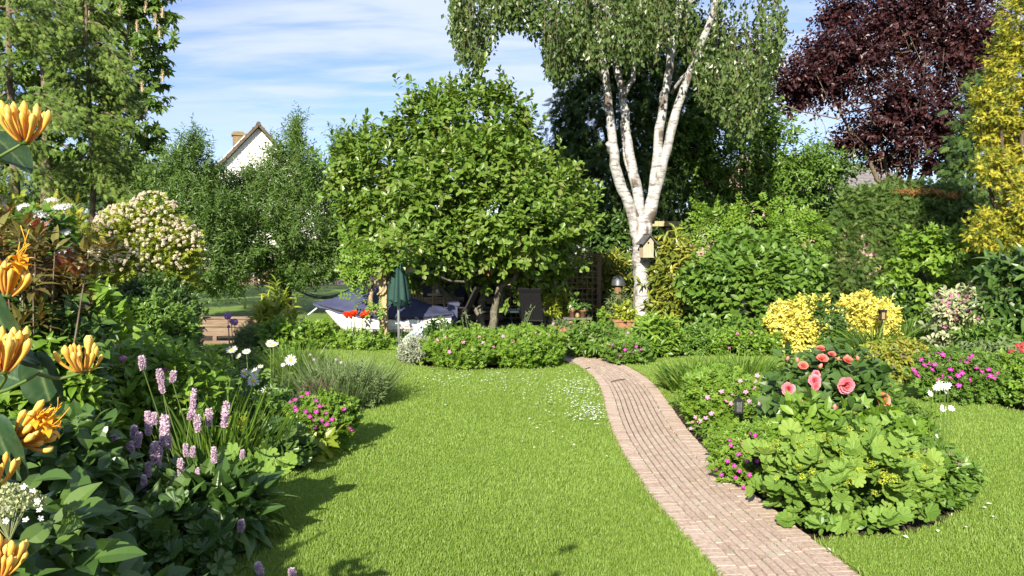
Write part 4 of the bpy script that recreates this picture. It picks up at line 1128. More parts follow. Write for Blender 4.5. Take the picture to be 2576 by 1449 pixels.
yy = np.where((np.abs(uu - 1640) < 150) & (rng.random(N) < .45), YB + rng.uniform(.3, 1.8, N), yy)
tip = np.array([P(a, b_, c) for a, b_, c in zip(uu, vb_, yy)])
ml = 22; Ls = rng.uniform(.5, 1.35, N)
s = np.linspace(0, 1, ml)
sway = rng.normal(0, .09, (N, 2))
pos = tip[:, None] + np.stack([sway[:, :1] * s ** 1.5 * 1.5, sway[:, 1:] * s ** 1.5 * 1.5, Ls[:, None] * s], -1)
lp = pos + rng.normal(0, .035, pos.shape)
a = rng.normal(0, .55, pos.shape) + np.array([0, 0, -1.0]); no = rng.normal(0, .6, pos.shape) + np.array([0, -.7, .5])
B = Buf(); leaves(B, lp.reshape(-1, 3), a.reshape(-1, 3), no.reshape(-1, 3), rng.uniform(.075, .12, N * ml), KITE, np.clip(rng.random((N, 1)) * .5 + rng.random((N, ml)) * .5, 0, 1).ravel(), wid=1.25)
Lu = px_lumps([(1560, -260, 420, 160), (1300, -150, 160, 100), (1800, -160, 170, 120), (1600, -420, 320, 180)], YB, .8)
foliage(t, Lu, KITE, (.1, .15), None, cov=1.0, nl=8, twl=.5, droop=.6, shell=.6, B=B)
obj('crown', B, M['birchleaf'], t, world=True)
B = Buf()
for i in range(0, N, 2): tube(B, pos[i][::7], .004, 3, caps=False)
obj('twig', B, M['twig'], t, world=True)

# nest box on the birch
p = P(1626, 646, YB - .43)
t = thing('nest_box', 'small wooden nest box with a dark pitched roof fixed to the birch trunk', 'bird box', p, rz=math.radians(14))
w2, dpt, h1, h2 = .115, .2, .31, .44
B = Buf(); B.add([(-w2, -dpt / 2, 0), (w2, -dpt / 2, 0), (w2, dpt / 2, 0), (-w2, dpt / 2, 0), (-w2, -dpt / 2, h1), (w2, -dpt / 2, h1), (w2, dpt / 2, h1), (-w2, dpt / 2, h1), (0, -dpt / 2, h2), (0, dpt / 2, h2)],
     [(0, 3, 2, 1), (0, 1, 5, 8, 4), (2, 3, 7, 9, 6), (1, 2, 6, 5), (3, 0, 4, 7), (4, 8, 9, 7), (8, 5, 6, 9)])
obj('box', B, M['boxwood'], t)
B = Buf(); tube(B, [(0, -dpt / 2 - .003, .285), (0, -dpt / 2 + .02, .285)], .022, 14); obj('entrance_hole', B, M['black'], t)
for sg in (-1, 1):
    B = Buf(); sl = math.atan2(h2 - h1, w2); e = np.array([sg * (w2 + .055), 0, h1 - .055 * math.tan(sl)]); a = np.array([sg * -.008, 0, h2 + .01])
    c_ = (a + e) / 2 + np.array([0, -.03, .014]); ang = sg * sl
    R = np.array([[math.cos(ang), 0, math.sin(ang)], [0, 1, 0], [-math.sin(ang), 0, math.cos(ang)]])
    box(B, c_, (np.linalg.norm(e - a) + .02, dpt + .1, .02), R=R); obj('roof', B, M['boxroof'], t)
B = Buf(); box(B, (0, .0, -.008), (w2 * 2 + .02, dpt + .03, .016)); obj('base', B, M['boxwood'], t)

# purple plum
t = tree('purple_plum_tree', 'large dark purple leaved plum tree above the hedge on the right', 2260, 800, 22.5)
Yp = 22.5
Lm = px_lumps([(2270, 60, 210, 150), (1990, 215, 70, 60), (2060, 130, 70, 60), (2470, 120, 80, 150), (2470, 280, 60, 90), (1930, 150, 60, 80), (1850, 200, 70, 60), (2080, 200, 120, 90), (2400, 120, 130, 190), (2260, 270, 130, 130), (2370, 320, 110, 110), (2020, 190, 65, 45), (2150, 120, 120, 100), (2180, 340, 85, 50), (2330, -60, 220, 90), (2130, 365, 70, 35), (2010, 250, 45, 35), (2230, 400, 100, 45), (2350, 410, 90, 50), (2110, 30, 70, 60), (1800, 130, 90, 80), (1990, 420, 60, 40), (2060, 430, 60, 35), (2250, -200, 300, 120)], Yp, .8, .7)
B = Buf(); x = P(2260, 640, Yp)
for (u1, v1, u2, v2) in ((2230, 420, 2180, 200), (2290, 430, 2330, 150), (2262, 430, 2262, 100), (2330, 420, 2420, 180), (2210, 450, 2100, 260)):
    limb(B, [(x[0], Yp, -.03), (x[0], Yp, 1.8), P(u1, v1, Yp), P(u2, v2, Yp)], .13, .03, 16, 7, .03)
limbs_to(B, [P(2230, 330, Yp), P(2300, 250, Yp), P(2262, 180, Yp), P(2350, 300, Yp)], Lm, .03, .01, .05)
for _ in range(40):
    a = P(rng.uniform(2020, 2450), rng.uniform(60, 460), Yp - rng.uniform(.3, 1.6)); limb(B, [a, a + rng.normal(0, .2, 3) + [0, 0, .3], a + rng.normal(0, .4, 3) + [0, 0, .8]], .012, .004, 6, 4, .02)
obj('trunk', B, M['twig'], t, True, world=True)
foliage(t, Lm, tm([(.5, .32)], .3, .15, False), (.11, .16), M['plum'], cov=1.9, nl=8, twl=.5, spread=.8, droop=.25, up=.4, shell=.85, front=.6, name='crown', world=True, zmin=.8, pw=.9, rej=.2)

# chestnut, far left
t = tree('horse_chestnut_tree', 'tall horse chestnut with upright pale flower candles on the left', 330, 800, 25)
Yc = 25.0
Lm = px_lumps([(240, -30, 190, 120), (300, 110, 120, 110), (330, 300, 88, 90), (180, 200, 150, 150), (60, 80, 140, 150), (130, 350, 150, 100), (300, 410, 100, 55), (395, 60, 36, 50), (385, 150, 35, 45), (375, 250, 38, 45), (370, 340, 42, 50), (30, 250, 120, 150), (330, 20, 60, 60), (240, 440, 120, 60), (330, 200, 85, 70), (200, -250, 300, 140)], Yc, .8, .6)
B = Buf(); x = P(300, 640, Yc)
limb(B, [(x[0], Yc, -.03), (x[0], Yc, 2.5), (x[0] - .3, Yc, 5), (x[0] - .5, Yc, 9)], .34, .12, 18, 10, .03)
limbs_to(B, [np.array([x[0], Yc, 3.0]), np.array([x[0] - .3, Yc, 5]), np.array([x[0] - .4, Yc, 7])], Lm, .09, .03, .05)
x2 = P(120, 640, Yc - 1)
limb(B, [(x2[0], Yc - 1, -.03), (x2[0], Yc - 1, 3.5), P(118, 230, Yc - 1), P(90, 100, Yc - 1)], .2, .1, 14, 9, .03)
obj('trunk', B, M['twig'], t, True, world=True)
foliage(t, Lm, PALM, (.2, .3), M['chestnut'], cov=2.1, nl=5, twl=.5, spread=.9, droop=.15, up=.8, shell=.5, front=.65, name='crown', world=True, zmin=1.2, jit=.25)
for u, v in ((222, 45), (283, 115), (303, 118), (392, 62), (408, 45), (330, 158), (365, 165), (440, 100), (345, 80), (200, 20), (365, 32), (332, 190), (358, 232), (440, 370), (320, 285), (402, 95), (250, 250), (300, 40), (410, 205), (365, 300)):
    if u > 415: continue
    c_ = P(u, v, Yc - m_px(60, Yc) - rng.uniform(0, .7)); o = link('flower_candle', FLW['chestnut_candle'], t); o.location = tuple(c_ - np.array(t.location)); o.scale = (.24,) * 2 + (.34,); o.rotation_euler = (rng.normal(0, .12), rng.normal(0, .12), rng.uniform(0, 6))

def conifer(label, name, u, Y, branches, mat, bark, rt, vtop, size, dens, hang=.35, cat='tree'):
    t = tree(name, label, u, 800, Y); B = Buf(); x = P(u, 640, Y)[0]; zt = P(u, vtop, Y)[2]
    limb(B, [(x, Y, -.03), (x + .04, Y, zt * .33), (x - .03, Y, zt * .66), (x, Y, zt)], rt, rt * .35, 20, 8, .012)
    Lf = Buf()
    for (v0, u1, v1, dy, wd) in branches:
        a = np.array([x, Y, P(u, v0, Y)[2]]); e = P(u1, v1, Y + dy); m_ = (a + e) / 2 + [0, 0, .12 * np.linalg.norm(e - a)]
        q = spline([a, m_, e], 16); tube(B, q, np.linspace(.035, .008, 16), 5)
        n = int(dens * np.linalg.norm(e - a) * (1 + wd)); f = rng.uniform(.28, 1.05, n)
        idx = np.clip(f * 15, 0, 15); pp = np.stack([np.interp(idx, np.arange(16), q[:, k]) for k in range(3)], 1)
        ln = np.linalg.norm(e - a); sd2 = rng.normal(0, wd * .5, (n, 3)) * [1, 1, .35]; pp = pp + sd2 - np.array([0, 0, 1]) * (rng.random((n, 1)) ** 1.5 * hang)
        dr = nrm(e - a) * .9 + sd2 * .8 + rng.normal(0, .3, (n, 3)) + [0, 0, -.55]
        leaves(Lf, pp, dr, rng.normal(0, .35, (n, 3)) + [0, -.35, 1], rng.uniform(*size, n), FROND, rng.random(n))
    obj('trunk', B, bark, t, True, world=True); obj('crown', Lf, mat, t, world=True)
br = []
for k in range(30):
    v0 = rng.uniform(-140, 500); rch = np.interp(v0, [-140, 100, 300, 500], [30, 80, 130, 150]) * rng.uniform(.6, 1.1); sg = rng.choice([-1, 1]); br.append((v0 + 10, 235 + sg * rch, v0 + rng.uniform(-5, 65), rng.uniform(-1.4, 1.0), .3))
br += [(395, 170, 420, -.6, .45), (392, 330, 425, -.6, .5), (330, 290, 330, -.9, .5), (420, 300, 450, -.8, .4), (410, 130, 470, -.5, .35), (300, 300, 300, -.8, .5), (250, 150, 270, -.9, .5), (380, 300, 390, -1, .45)]
conifer('slim spruce with a bare lower trunk and drooping sparse branches on the left', 'spruce_tree', 235, 19.5, br, M['spruce'], M['twig'], .085, -170, (.13, .22), 125)
br = []
for k in range(30):
    v0 = rng.uniform(-60, 430); u1 = rng.uniform(-60, 185); br.append((v0, u1, v0 + rng.uniform(-20, 60), rng.uniform(-1.6, .8), .4))
conifer('wispy olive green larch at the far left behind the shrubs', 'larch_tree', 40, 18.5, br, M['spruce'], M['twig'], .14, -90, (.13, .22), 95)

# dark evergreens closing the back
def mass(name, label, u, Y, lst, T, size, mat, cov=2.2, cat='tree', group=None, trunk=.15, dy=.8, **kw):
    t = tree(name, label, u, 800, Y, group, cat); Lm = px_lumps(lst, Y, dy, .3)
    if trunk:
        B = Buf(); x = P(u, 640, Y)[0]; top = Lm[:, 2].max() - .3
        limb(B, [(x, Y, -.03), (x + .05, Y, top * .5), (x, Y, top)], trunk, trunk * .3, 12, 8, .01); limbs_to(B, [np.array([x, Y, top * .3]), np.array([x, Y, top * .6])], Lm, trunk * .4, .015, .02)
        obj('trunk', B, M['bark'], t, True, world=True)
    foliage(t, Lm, T, size, M[mat], cov=cov, name='crown' if trunk else 'foliage', world=True, **kw)
    return t, Lm
con = dict(nl=5, twl=.4, spread=.6, droop=.55, up=.5, shell=.5, front=.8, dirup=-.1, jit=.28)
mass('cypress_tree', 'dark drooping cypress behind the birch stems', 1540, 21.5, [(1545, 320, 150, 170), (1690, 260, 110, 130), (1740, 420, 90, 90), (1640, 120, 130, 120), (1440, 300, 65, 70), (1420, 420, 55, 90), (1540, 480, 175, 130), (1650, 380, 100, 160), (1470, 240, 60, 60), (1600, 200, 110, 110), (1440, 520, 90, 80), (1700, 500, 80, 110), (1560, 90, 130, 120)], FROND, (.2, .34), 'darkcon', 2.4, **con)
mass('cypress_tree', 'dark evergreen filling the shade below the spruce on the far left', 180, 25.5, [(100, 470, 170, 70), (290, 480, 140, 60), (200, 560, 240, 100), (-40, 420, 150, 160)], FROND, (.24, .38), 'darkcon', 2.0, **con)
mass('cypress_tree', 'dark cypress standing between the plum and the golden conifer', 2430, 19.5, [(2450, 420, 80, 130), (2470, 280, 60, 120), (2420, 470, 70, 80), (2480, 600, 90, 120)], FROND, (.18, .3), 'darkcon', 2.2, **con)
mass('evergreen_hedge', 'dark hedge closing off the patio behind the magnolia', 1430, 20.2, [(1300, 690, 150, 130), (1450, 660, 140, 140), (1580, 690, 120, 130), (1380, 600, 140, 90), (1520, 600, 130, 80)], OVAL, (.13, .2), 'dark', 2.2, cat='hedge', trunk=0, nl=6, front=.85)
mass('hawthorn_tree', 'light mid green deciduous tree between the birch and the plum', 1900, 20.5, [(1800, 480, 100, 80), (1850, 250, 90, 70), (1930, 330, 80, 60), (1720, 330, 80, 80), (1900, 440, 110, 75), (2010, 420, 90, 60), (1760, 400, 70, 70), (1870, 350, 90, 50), (1960, 500, 110, 70), (2060, 400, 60, 40), (1830, 560, 120, 60), (1960, 570, 110, 60), (1880, 280, 80, 50), (1780, 300, 60, 60)], KITE, (.1, .15), 'green', 1.9, nl=8, twl=.45, shell=.7, front=.7, droop=.2, dy=.7, pw=1.0)
mass('hawthorn_tree', 'thin dark leaved tree hanging low in front of the grey roofed house', 2060, 21.5, [(2060, 480, 90, 60), (2120, 430, 60, 35), (2000, 540, 90, 60), (2090, 560, 90, 60), (2140, 500, 50, 40)], KITE, (.11, .17), 'dark', 1.7, nl=8, twl=.4, shell=.7, front=.7, dy=.7, pw=1.0)
# clipped yew hedge with a flat brown top
mass('yew_hedge', 'broad clipped yew hedge with a browned top below the purple plum', 2270, 18.6, [(2270, 600, 180, 130), (2160, 640, 110, 130), (2380, 610, 110, 130), (2270, 720, 210, 110), (2180, 540, 80, 60), (2330, 520, 90, 50), (2250, 510, 80, 45), (2400, 720, 110, 100)], FROND, (.14, .24), 'yew', 3.8, cat='hedge', trunk=0, nl=5, twl=.2, shell=.2, front=.9, dy=.55, jit=.35, spread=.8, up=.3)
B = Buf(); q, d = surf(px_lumps([(2310, 482, 70, 8), (2390, 492, 40, 8)], 18.0, 1), 500, .5, .8)
leaves(B, q, rng.normal(0, 1, q.shape), rng.normal(0, 1, q.shape) + [0, 0, 1], rng.uniform(.06, .12, len(q)), NEED, rng.random(len(q)), wid=2)
obj('dry_clippings', B, LM('rusty_clippings', [(.18, .07, .02), (.34, .16, .06)], .8, .1), bpy.data.objects['yew_hedge'], world=True)
# golden conifer at the right edge
mass('golden_conifer', 'golden yellow conifer with feathery tips at the right edge', 2590, 12.5, [(2600, 60, 90, 100), (2500, 260, 50, 60), (2490, 330, 45, 40), (2500, 420, 50, 50), (2480, 580, 50, 50), (2470, 250, 30, 25), (2570, 200, 80, 90), (2600, 330, 95, 100), (2560, 420, 60, 60), (2600, 500, 80, 80), (2540, 270, 70, 60), (2540, 560, 60, 60), (2590, 640, 80, 80), (2620, -90, 90, 110), (2520, 600, 40, 40), (2515, 150, 35, 50), (2560, 90, 55, 50), (2640, 250, 110, 450)], FROND, (.055, .1), 'gold', 2.0, nl=7, twl=.16, spread=.7, droop=.1, up=.4, shell=.4, front=.75, dirup=.3, jit=.3, dy=.9)
# ================================================================== LEFT SIDE, back to front
t, Lm, w_, d_, h_ = shrub('ninebark_shrub', 'large rounded shrub smothered in cream flower heads over yellow leaves', 'shrub', 205, 508, 488, 800, LOB5S, (.06, .095), 'yelgreen', Y=10.2, d=1.5, zb=.5, n=9, cov=2.0, nl=7, shell=.5)
blooms(t, Lm, 'ninebark_head', 620, (.036, .056), 'flower_head', zmin=.8, up=.6, fwd=.4, out=.06, top=.85, front=.85)
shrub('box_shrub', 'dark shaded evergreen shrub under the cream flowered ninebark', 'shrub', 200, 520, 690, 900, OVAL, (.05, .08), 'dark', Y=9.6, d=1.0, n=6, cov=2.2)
mass('golden_cypress', 'small golden cypress between the white flowers and the cream shrub', 175, 9.6, [(175, 560, 40, 50), (150, 545, 35, 35), (205, 565, 30, 35), (180, 640, 50, 70)], FROND, (.12, .2), 'gold', 2.0, cat='shrub', trunk=.03, nl=5, twl=.2, dirup=.6, droop=-.1)
t, Lm, *_ = shrub('viburnum_shrub', 'green shrub with flat white flower heads behind the bronze leaves', 'shrub', 40, 205, 505, 900, OVALW, (.08, .12), 'green', Y=7.4, d=1.0, zb=.2, n=6, cov=2.4)
for u, v, s in ((95, 540, .17), (155, 522, .17), (100, 563, .14), (158, 585, .13), (165, 630, .14), (200, 660, .1), (60, 520, .12), (130, 505, .12), (172, 705, .13)): bloom_at(t, 'viburnum_head', (u, v, 7.0), s, (0, -.35, 1), 'flower_head', .12)
t, Lm, *_ = shrub('viburnum_shrub', 'pale cream flowered shrub at the far left edge above the bronze leaves', 'shrub', -120, 62, 425, 900, OVAL, (.06, .1), 'yelgreen', Y=7.6, d=1.1, zb=.4, n=7, cov=2.2)
blooms(t, Lm, 'cream_head', 70, (.05, .09), 'flower_head', zmin=1.6, up=.7, fwd=.4, out=.02)
# bronze leaved photinia in whorls
def whorls(parent, pts, n, size, mat, T=LANCEW, up=.75, name='foliage', world=True):
    B = Buf(); pts = np.asarray(pts); N = len(pts); ph = rng.uniform(0, 6.28, (N, 1)) + np.arange(n) * 2.4
    el = np.linspace(.15, 1.2, n)[None] * rng.uniform(.8, 1.1, (N, 1)); tl = rng.normal(0, .25, (N, 1, 3)) + [0, -.15, 0]
    ax = np.stack([np.cos(ph) * np.cos(el), np.sin(ph) * np.cos(el), np.sin(el)], -1) + tl
    no = np.array([0, 0, 1.0]) - ax * .3 + rng.normal(0, .15, ax.shape)
    p = pts[:, None] + ax * .01 + np.zeros((N, n, 3)) + np.array([0, 0, 1]) * (np.linspace(-.04, .02, n))[None, :, None]
    tt = np.clip(rng.random((N, 1)) * .6 + np.linspace(.0, .4, n)[None] + rng.normal(0, .1, (N, n)), 0, 1)
    leaves(B, p.reshape(-1, 3), ax.reshape(-1, 3), no.reshape(-1, 3), rng.uniform(size[0], size[1], N * n), T, tt.ravel())
    return obj(name, B, M[mat], parent, world=world)
bp = P(70, 700, 5.0); t = thing('photinia_shrub', 'shrub with whorls of long bronze and red tinged leaves at the left edge', 'shrub', (bp[0], 5.0, 0))
pts = [P(u - 12, v + 30, 5.0 + rng.uniform(-.35, .35)) for u, v in ((20, 600), (60, 570), (110, 560), (70, 640), (30, 680), (120, 625), (150, 600), (95, 690), (10, 560), (50, 720), (140, 660), (170, 650), (-30, 620), (-20, 690), (100, 600), (40, 640), (235, 605), (130, 720), (200, 640), (80, 760), (160, 700), (0, 740), (60, 800), (150, 780), (215, 795), (120, 820), (20, 840))]
whorls(t, pts + [q + rng.normal(0, .11, 3) + [-.03, .1, -.12] for q in pts for _ in range(3)], 12, (.09, .16), 'bronze')
foliage(t, shrub_lumps(1.0, .8, 1.45, 5, 77) , OVAL, (.07, .12), M['dark'], cov=1.8, nl=7, name='lower_foliage')
B = Buf()
for q in pts[:27]: tube(B, spline([(bp[0] + rng.normal(0, .05), 5.0, -.03), (q * .6 + np.array([bp[0], 5, 0]) * .4) * [1, 1, .8], q], 8), np.linspace(.012, .004, 8), 5)
obj('stem', B, M['twig'], t, world=True)
for u, v in ((232, 640), (240, 650), (250, 635), (228, 632), (245, 642)): bloom_at(t, 'cream_head', (u, v, 4.9), .045, (0, -.5, .6), 'flower_head')
for u, v in ((85, 675), (95, 690), (120, 720), (100, 735), (110, 700), (130, 745)): bloom_at(t, 'cream_head', (u, v, 5.0), .06, (0, -.5, .6), 'flower_head')
# middle green shrubs on the left
shrub('laurel_shrub', 'broad leaved bright green shrub in the middle of the left bed', 'shrub', 150, 330, 725, 1000, OVALW, (.1, .16), 'bright', Y=6.8, d=.9, n=6, cov=2.4, nl=6)
shrub('escallonia_shrub', 'small leaved glossy green shrub at the back of the left bed', 'shrub', 300, 485, 735, 960, OVAL, (.045, .075), 'green', Y=8.2, d=1.0, n=7, cov=2.6)
t, Lm, *_ = shrub('dead_flower_clump', 'brown dried flower heads standing behind the left bed', 'plant', 465, 500, 765, 840, KITEN, (.05, .09), 'deadhead', Y=11.5, d=.3, n=3, cov=1.4, dirup=1.5)
shrub('weigela_shrub', 'large light green pointed leaf shrub with a few pink flowers in the left bed', 'shrub', 130, 570, 865, 1200, OVAL, (.075, .125), 'bright', Y=5.5, d=1.3, n=10, cov=2.5, nl=7, dirup=.6, ir=.25)
wg = bpy.data.objects['weigela_shrub']
for u, v in ((283, 1060), (278, 1052), (290, 1068), (298, 875), (418, 935), (425, 948), (310, 905)): bloom_at(wg, 'weigela_flower', (u, v, 5.25), .05, (0, -.8, .5))
shrub('weigela_shrub', 'bright green leafy shrub behind the honeysuckle flowers', 'shrub', -40, 260, 850, 1180, BIGL, (.07, .12), 'bright', Y=4.6, d=.8, n=8, cov=2.2, nl=7, dirup=.6)
shrub('currant_shrub', 'yellowish green leafy plant beside the daisies', 'plant', 470, 580, 900, 1050, OVALW, (.06, .1), 'bright', Y=6.6, d=.5, n=5, cov=2.3)
t, Lm, *_ = shrub('yellow_azalea', 'low plant with soft yellow flowers left of the daisies', 'plant', 505, 570, 905, 960, OVAL, (.05, .08), 'green', Y=7.4, d=.4, n=3, cov=2)
blooms(t, Lm, 'lime_spray', 12, (.05, .08), zmin=.3)
# alliums
t = thing('allium', 'tall purple allium drumsticks in front of the timber planter', 'plant', G(582, 872))
for u, v, s, vb in ((573, 795, .075, 862), (590, 810, .075, 865), (582, 808, .05, 864), (575, 822, .035, 868)):
    o, q = bloom_at(t, 'allium_head', (u, v, 12.6), s * 1.6, (0, 0, 1), 'flower_head'); B = Buf(); tube(B, spline([(q[0] + .02, q[1], -.03), q * [1, 1, .5] + [.01, 0, 0], q], 6), .007, 5); obj('stem', B, M['postwood'], t)
shrub('rosemary_shrub', 'grey green needle leaved shrub right of the alliums', 'shrub', 590, 650, 822, 880, KITEN, (.05, .08), 'sage', Y=12.4, d=.5, n=4, cov=2.3, dirup=1.0)
shrub('yellow_laurel', 'glossy yellow green laurel bush in front of the willow trunk', 'shrub', 640, 742, 742, 880, LANCEW, (.15, .21), 'yelgreen', Y=13.2, d=.7, n=6, cov=2.4, nl=8, dirup=.9, droop=0)
# low planting left of the parasol
def bedplant(name, label, u0, u1, vt, vb, T, sz, mat, Y=None, d=.6, n=6, cov=2.5, cat='plant', **kw): return shrub(name, label, cat, u0, u1, vt, vb, T, sz, mat, Y=Y, d=d, n=n, cov=cov, stem=kw.pop('stem', False), **kw)
bedplant('geranium_plant', 'lush green cranesbill foliage below the boat bow', 735, 850, 812, 880, LOB5S, (.1, .15), 'bright', d=.9, n=8, dirup=.7, up=.9)
bedplant('geranium_plant', 'lush green cranesbill foliage left of the parasol pole', 850, 1000, 846, 882, LOB5S, (.09, .14), 'bright', d=.8, n=8, dirup=.7, up=.9)
bedplant('geranium_plant', 'leafy clump beside the yellow laurel behind the shaded lawn', 640, 760, 812, 885, OVALW, (.09, .13), 'bright', d=.5, n=6)
bp = G(955, 868); t = thing('iris_plant', 'upright sword leaved clump below the red poppies', 'plant', bp); B = Buf(); n = 260
b_ = np.c_[rng.uniform(-.75, .45, n), rng.uniform(-.1, .4, n), np.full(n, -.02)]; blades(B, b_, rng.normal(0, .22, (n, 3)) * [1, 1, 0] + [0, 0, 1], rng.uniform(.15, .34, n), rng.uniform(.014, .03, n), rng.uniform(.1, .9, n)); obj('foliage', B, M['blade'], t)
t = thing('poppy_plant', 'group of red oriental poppies in front of the white boat', 'plant', G(900, 862))
for u, v, s in ((873, 800, .17), (892, 797, .17), (912, 802, .16), (921, 796, .17), (884, 802, .14)):
    o, q = bloom_at(t, 'poppy_bloom', (u, v, 12.9), s, (0, -.45, 1), 'flower', .2); B = Buf(); tube(B, spline([(q[0] * .8, q[1], -.03), q * [.95, 1, .5], q - [0, 0, .02]], 6), .007, 5); obj('stem', B, M['stalk'], t)
B = Buf(); n = 60; leaves(B, np.c_[rng.uniform(-.4, .4, n), rng.uniform(-.15, .3, n), np.full(n, .02)], rng.normal(0, .5, (n, 3)) * [1, 1, 0] + [0, 0, 1], rng.normal(0, 1, (n, 3)), rng.uniform(.25, .4, n), PINN, rng.random(n)); obj('foliage', B, M['sage'], t)
# twisted climber on the post
t = tree('wisteria', 'wisteria with a pale twisted trunk climbing the timber post', 968, 830, 13.2, cat='climber'); B = Buf()
for pth, r in (([(972, 815), (958, 795), (940, 780), (932, 755), (938, 725), (950, 700), (962, 670), (975, 640)], .05), ([(936, 730), (925, 720), (915, 712)], .025), ([(948, 705), (942, 690), (930, 675)], .025), ([(955, 690), (965, 700), (968, 720), (950, 740)], .03), ([(962, 675), (950, 660), (930, 640)], .02)):
    limb(B, [P(u, v, 13.18 + .06 * math.sin(i * 2)) for i, (u, v) in enumerate(pth)], r, r * .55, 18, 7, .008)
obj('trunk', B, M['barkpale'], t, True, world=True)
foliage(t, px_lumps([(910, 640, 40, 45), (900, 690, 24, 24), (950, 630, 40, 25), (905, 742, 22, 10), (942, 750, 22, 10), (955, 775, 12, 12), (915, 665, 40, 30)], 13.1, .8), PINN, (.2, .3), M['bright'], cov=1.6, nl=4, twl=.2, shell=.7, name='crown', world=True, droop=.3)
# lavender
def stalks(name, label, cat, base, rx, ry, n, ln, wdt, mat, spread_=.35, bend=(.1, .7), tip=None):
    t = thing(name, label, cat, base); B = Buf(); a = rng.uniform(0, 6.28, n); r = np.sqrt(rng.random(n))
    b_ = np.c_[np.cos(a) * r * rx, np.sin(a) * r * ry, np.full(n, -.02)]; d = np.c_[b_[:, :2] * spread_ / max(rx, ry) * 1.6, np.ones(n)] + rng.normal(0, spread_ * .4, (n, 3)) * [1, 1, 0]
    blades(B, b_, d, rng.uniform(*ln, n), rng.uniform(*wdt, n), rng.uniform(*bend, n)); obj('foliage', B, M[mat], t)
    return t
g = G(830, 1040)
t = stalks('lavender', 'loose grey green lavender clump with dry brown stalks behind the pink mound', 'plant', (g[0], g[1] + .55, 0), .42, .45, 1500, (.3, .66), (.006, .011), 'sage', .45)
foliage(t, np.array([(-.1, -.1, .18, .3, .3, .2), (.22, -.1, .2, .22, .3, .22), (.3, -.2, .16, .2, .2, .2)]), KITEN, (.04, .07), M['sage'], cov=1.2, nl=8, dirup=1, name='foliage')
B = Buf(); n = 260; q = np.c_[rng.normal(-.16, .1, n), rng.normal(-.35, .05, n), rng.uniform(.1, .2, n)]; blades(B, q, rng.normal(0, .3, (n, 3)) + [0, 0, 1], rng.uniform(.08, .2, n), .006, .5); obj('dry_stalk', B, M['deadhead'], t)
for u, v in ((780, 893), (790, 905), (1165, 0), (846, 905), (858, 912), (735, 905)):
    if v: bloom_at(t, 'thrift_head', (u, v, 7.3), .03, (0, -.5, .8), 'flower_head')
g = G(735, 960); stalks('grass_clump', 'fine upright grassy clump among the white daisies', 'plant', (g[0], g[1] + .3, 0), .35, .3, 700, (.3, .6), (.006, .012), 'blade', .4)
# ox-eye daisies
disc_flower('oxeye_daisy', 17, .09, 'white', .12, 'eye', .17)
g = P(650, 1000, 6.8); t = thing('oxeye_daisy', 'tall white oxeye daisies with yellow centres in the left bed', 'plant', (g[0], g[1] + .1, 0))
for u, v, s in ((583, 880, .1), (620, 885, .075), (688, 868, .1), (680, 864, .08), (731, 906, .1), (616, 939, .08), (641, 936, .085), (637, 958, .1), (672, 986, .105), (600, 896, .06), (655, 922, .05), (712, 918, .04)):
    o, q = bloom_at(t, 'oxeye_daisy', (u, v, 6.6 + (1000 - v) * .005), s * 1.15, (.1, -.75, .6), 'flower', .25); B = Buf()
    tube(B, spline([(q[0] * .8 + rng.normal(0, .03), q[1] * .8, -.03), q * [.92, .92, .5] + rng.normal(0, .015, 3), q], 7), .0045, 5); obj('stem', B, M['stalk'], t)
foliage(t, shrub_lumps(.7, .5, .34, 5, 3), LANCEW, (.06, .11), M['dark'], cov=2.0, nl=8, dirup=.8)
bedplant('astrantia_plant', 'loose leafy plant with small white flowers between daisies and sword leaves', 600, 740, 985, 1130, LOB5S, (.07, .11), 'green', d=.6, n=6, dirup=.7)
blooms(bpy.data.objects['astrantia_plant'], shrub_lumps(.45, .4, .42, 4, 8), 'campion', 14, (.02, .035))
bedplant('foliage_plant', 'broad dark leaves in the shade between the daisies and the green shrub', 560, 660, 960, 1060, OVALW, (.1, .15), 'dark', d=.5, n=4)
# pink cranesbill mound
t, Lm, *_ = bedplant('cranesbill_mound', 'rounded cranesbill mound dotted with magenta flowers at the lawn edge', 715, 905, 985, 1145, LOB5S, (.04, .065), 'bright', d=.62, n=8, cov=2.8, nl=8, up=.9)
for u, v in ((742, 1006), (757, 998), (730, 1012), (745, 1032), (768, 1036), (795, 1008), (803, 1022), (812, 1022), (778, 1048), (796, 1036), (792, 1057), (808, 1058), (881, 1073), (884, 1083), (866, 1030), (772, 990), (740, 1025), (820, 1040), (835, 1055), (790, 1075), (822, 1068)):
    bloom_at(t, 'magenta_geranium', (u, v, 6.28 + (1060 - v) * .003), .042, (.1, -.6, .7))
bedplant('alchemilla_plant', 'dark lobed leaves at the lawn edge in front of the magenta mound', 650, 800, 1085, 1200, LOB9, (.09, .14), 'dark', d=.5, n=6, cov=2.2, nl=4, up=1, twl=.12)
bedplant('hosta_plant', 'yellow edged broad leaves at the lawn edge under the magenta mound', 760, 830, 1105, 1165, OVALW, (.1, .14), 'yelgreen', d=.3, n=3, cov=1.5, nl=5)
g = G(610, 1200); stalks('crocosmia', 'fan of long upright sword leaves between the pink spikes and the magenta mound', 'plant', (g[0] - .3, g[1] + .2, 0), .42, .3, 300, (.35, .72), (.018, .034), 'blade', .35, (.05, .5))
bedplant('alchemilla_plant', 'lobed mantle leaves spilling on the lawn below the pink flower spikes', 560, 692, 1130, 1345, LOB9, (.11, .17), 'lobed', d=.6, n=7, cov=2.2, nl=4, up=1, twl=.15)
t, Lm, *_ = bedplant('alchemilla_plant', 'lime flowered mantle plant among the sword leaves', 560, 640, 1040, 1180, LOB9, (.08, .12), 'lobed', d=.4, n=4, cov=1.8, nl=4, up=1)
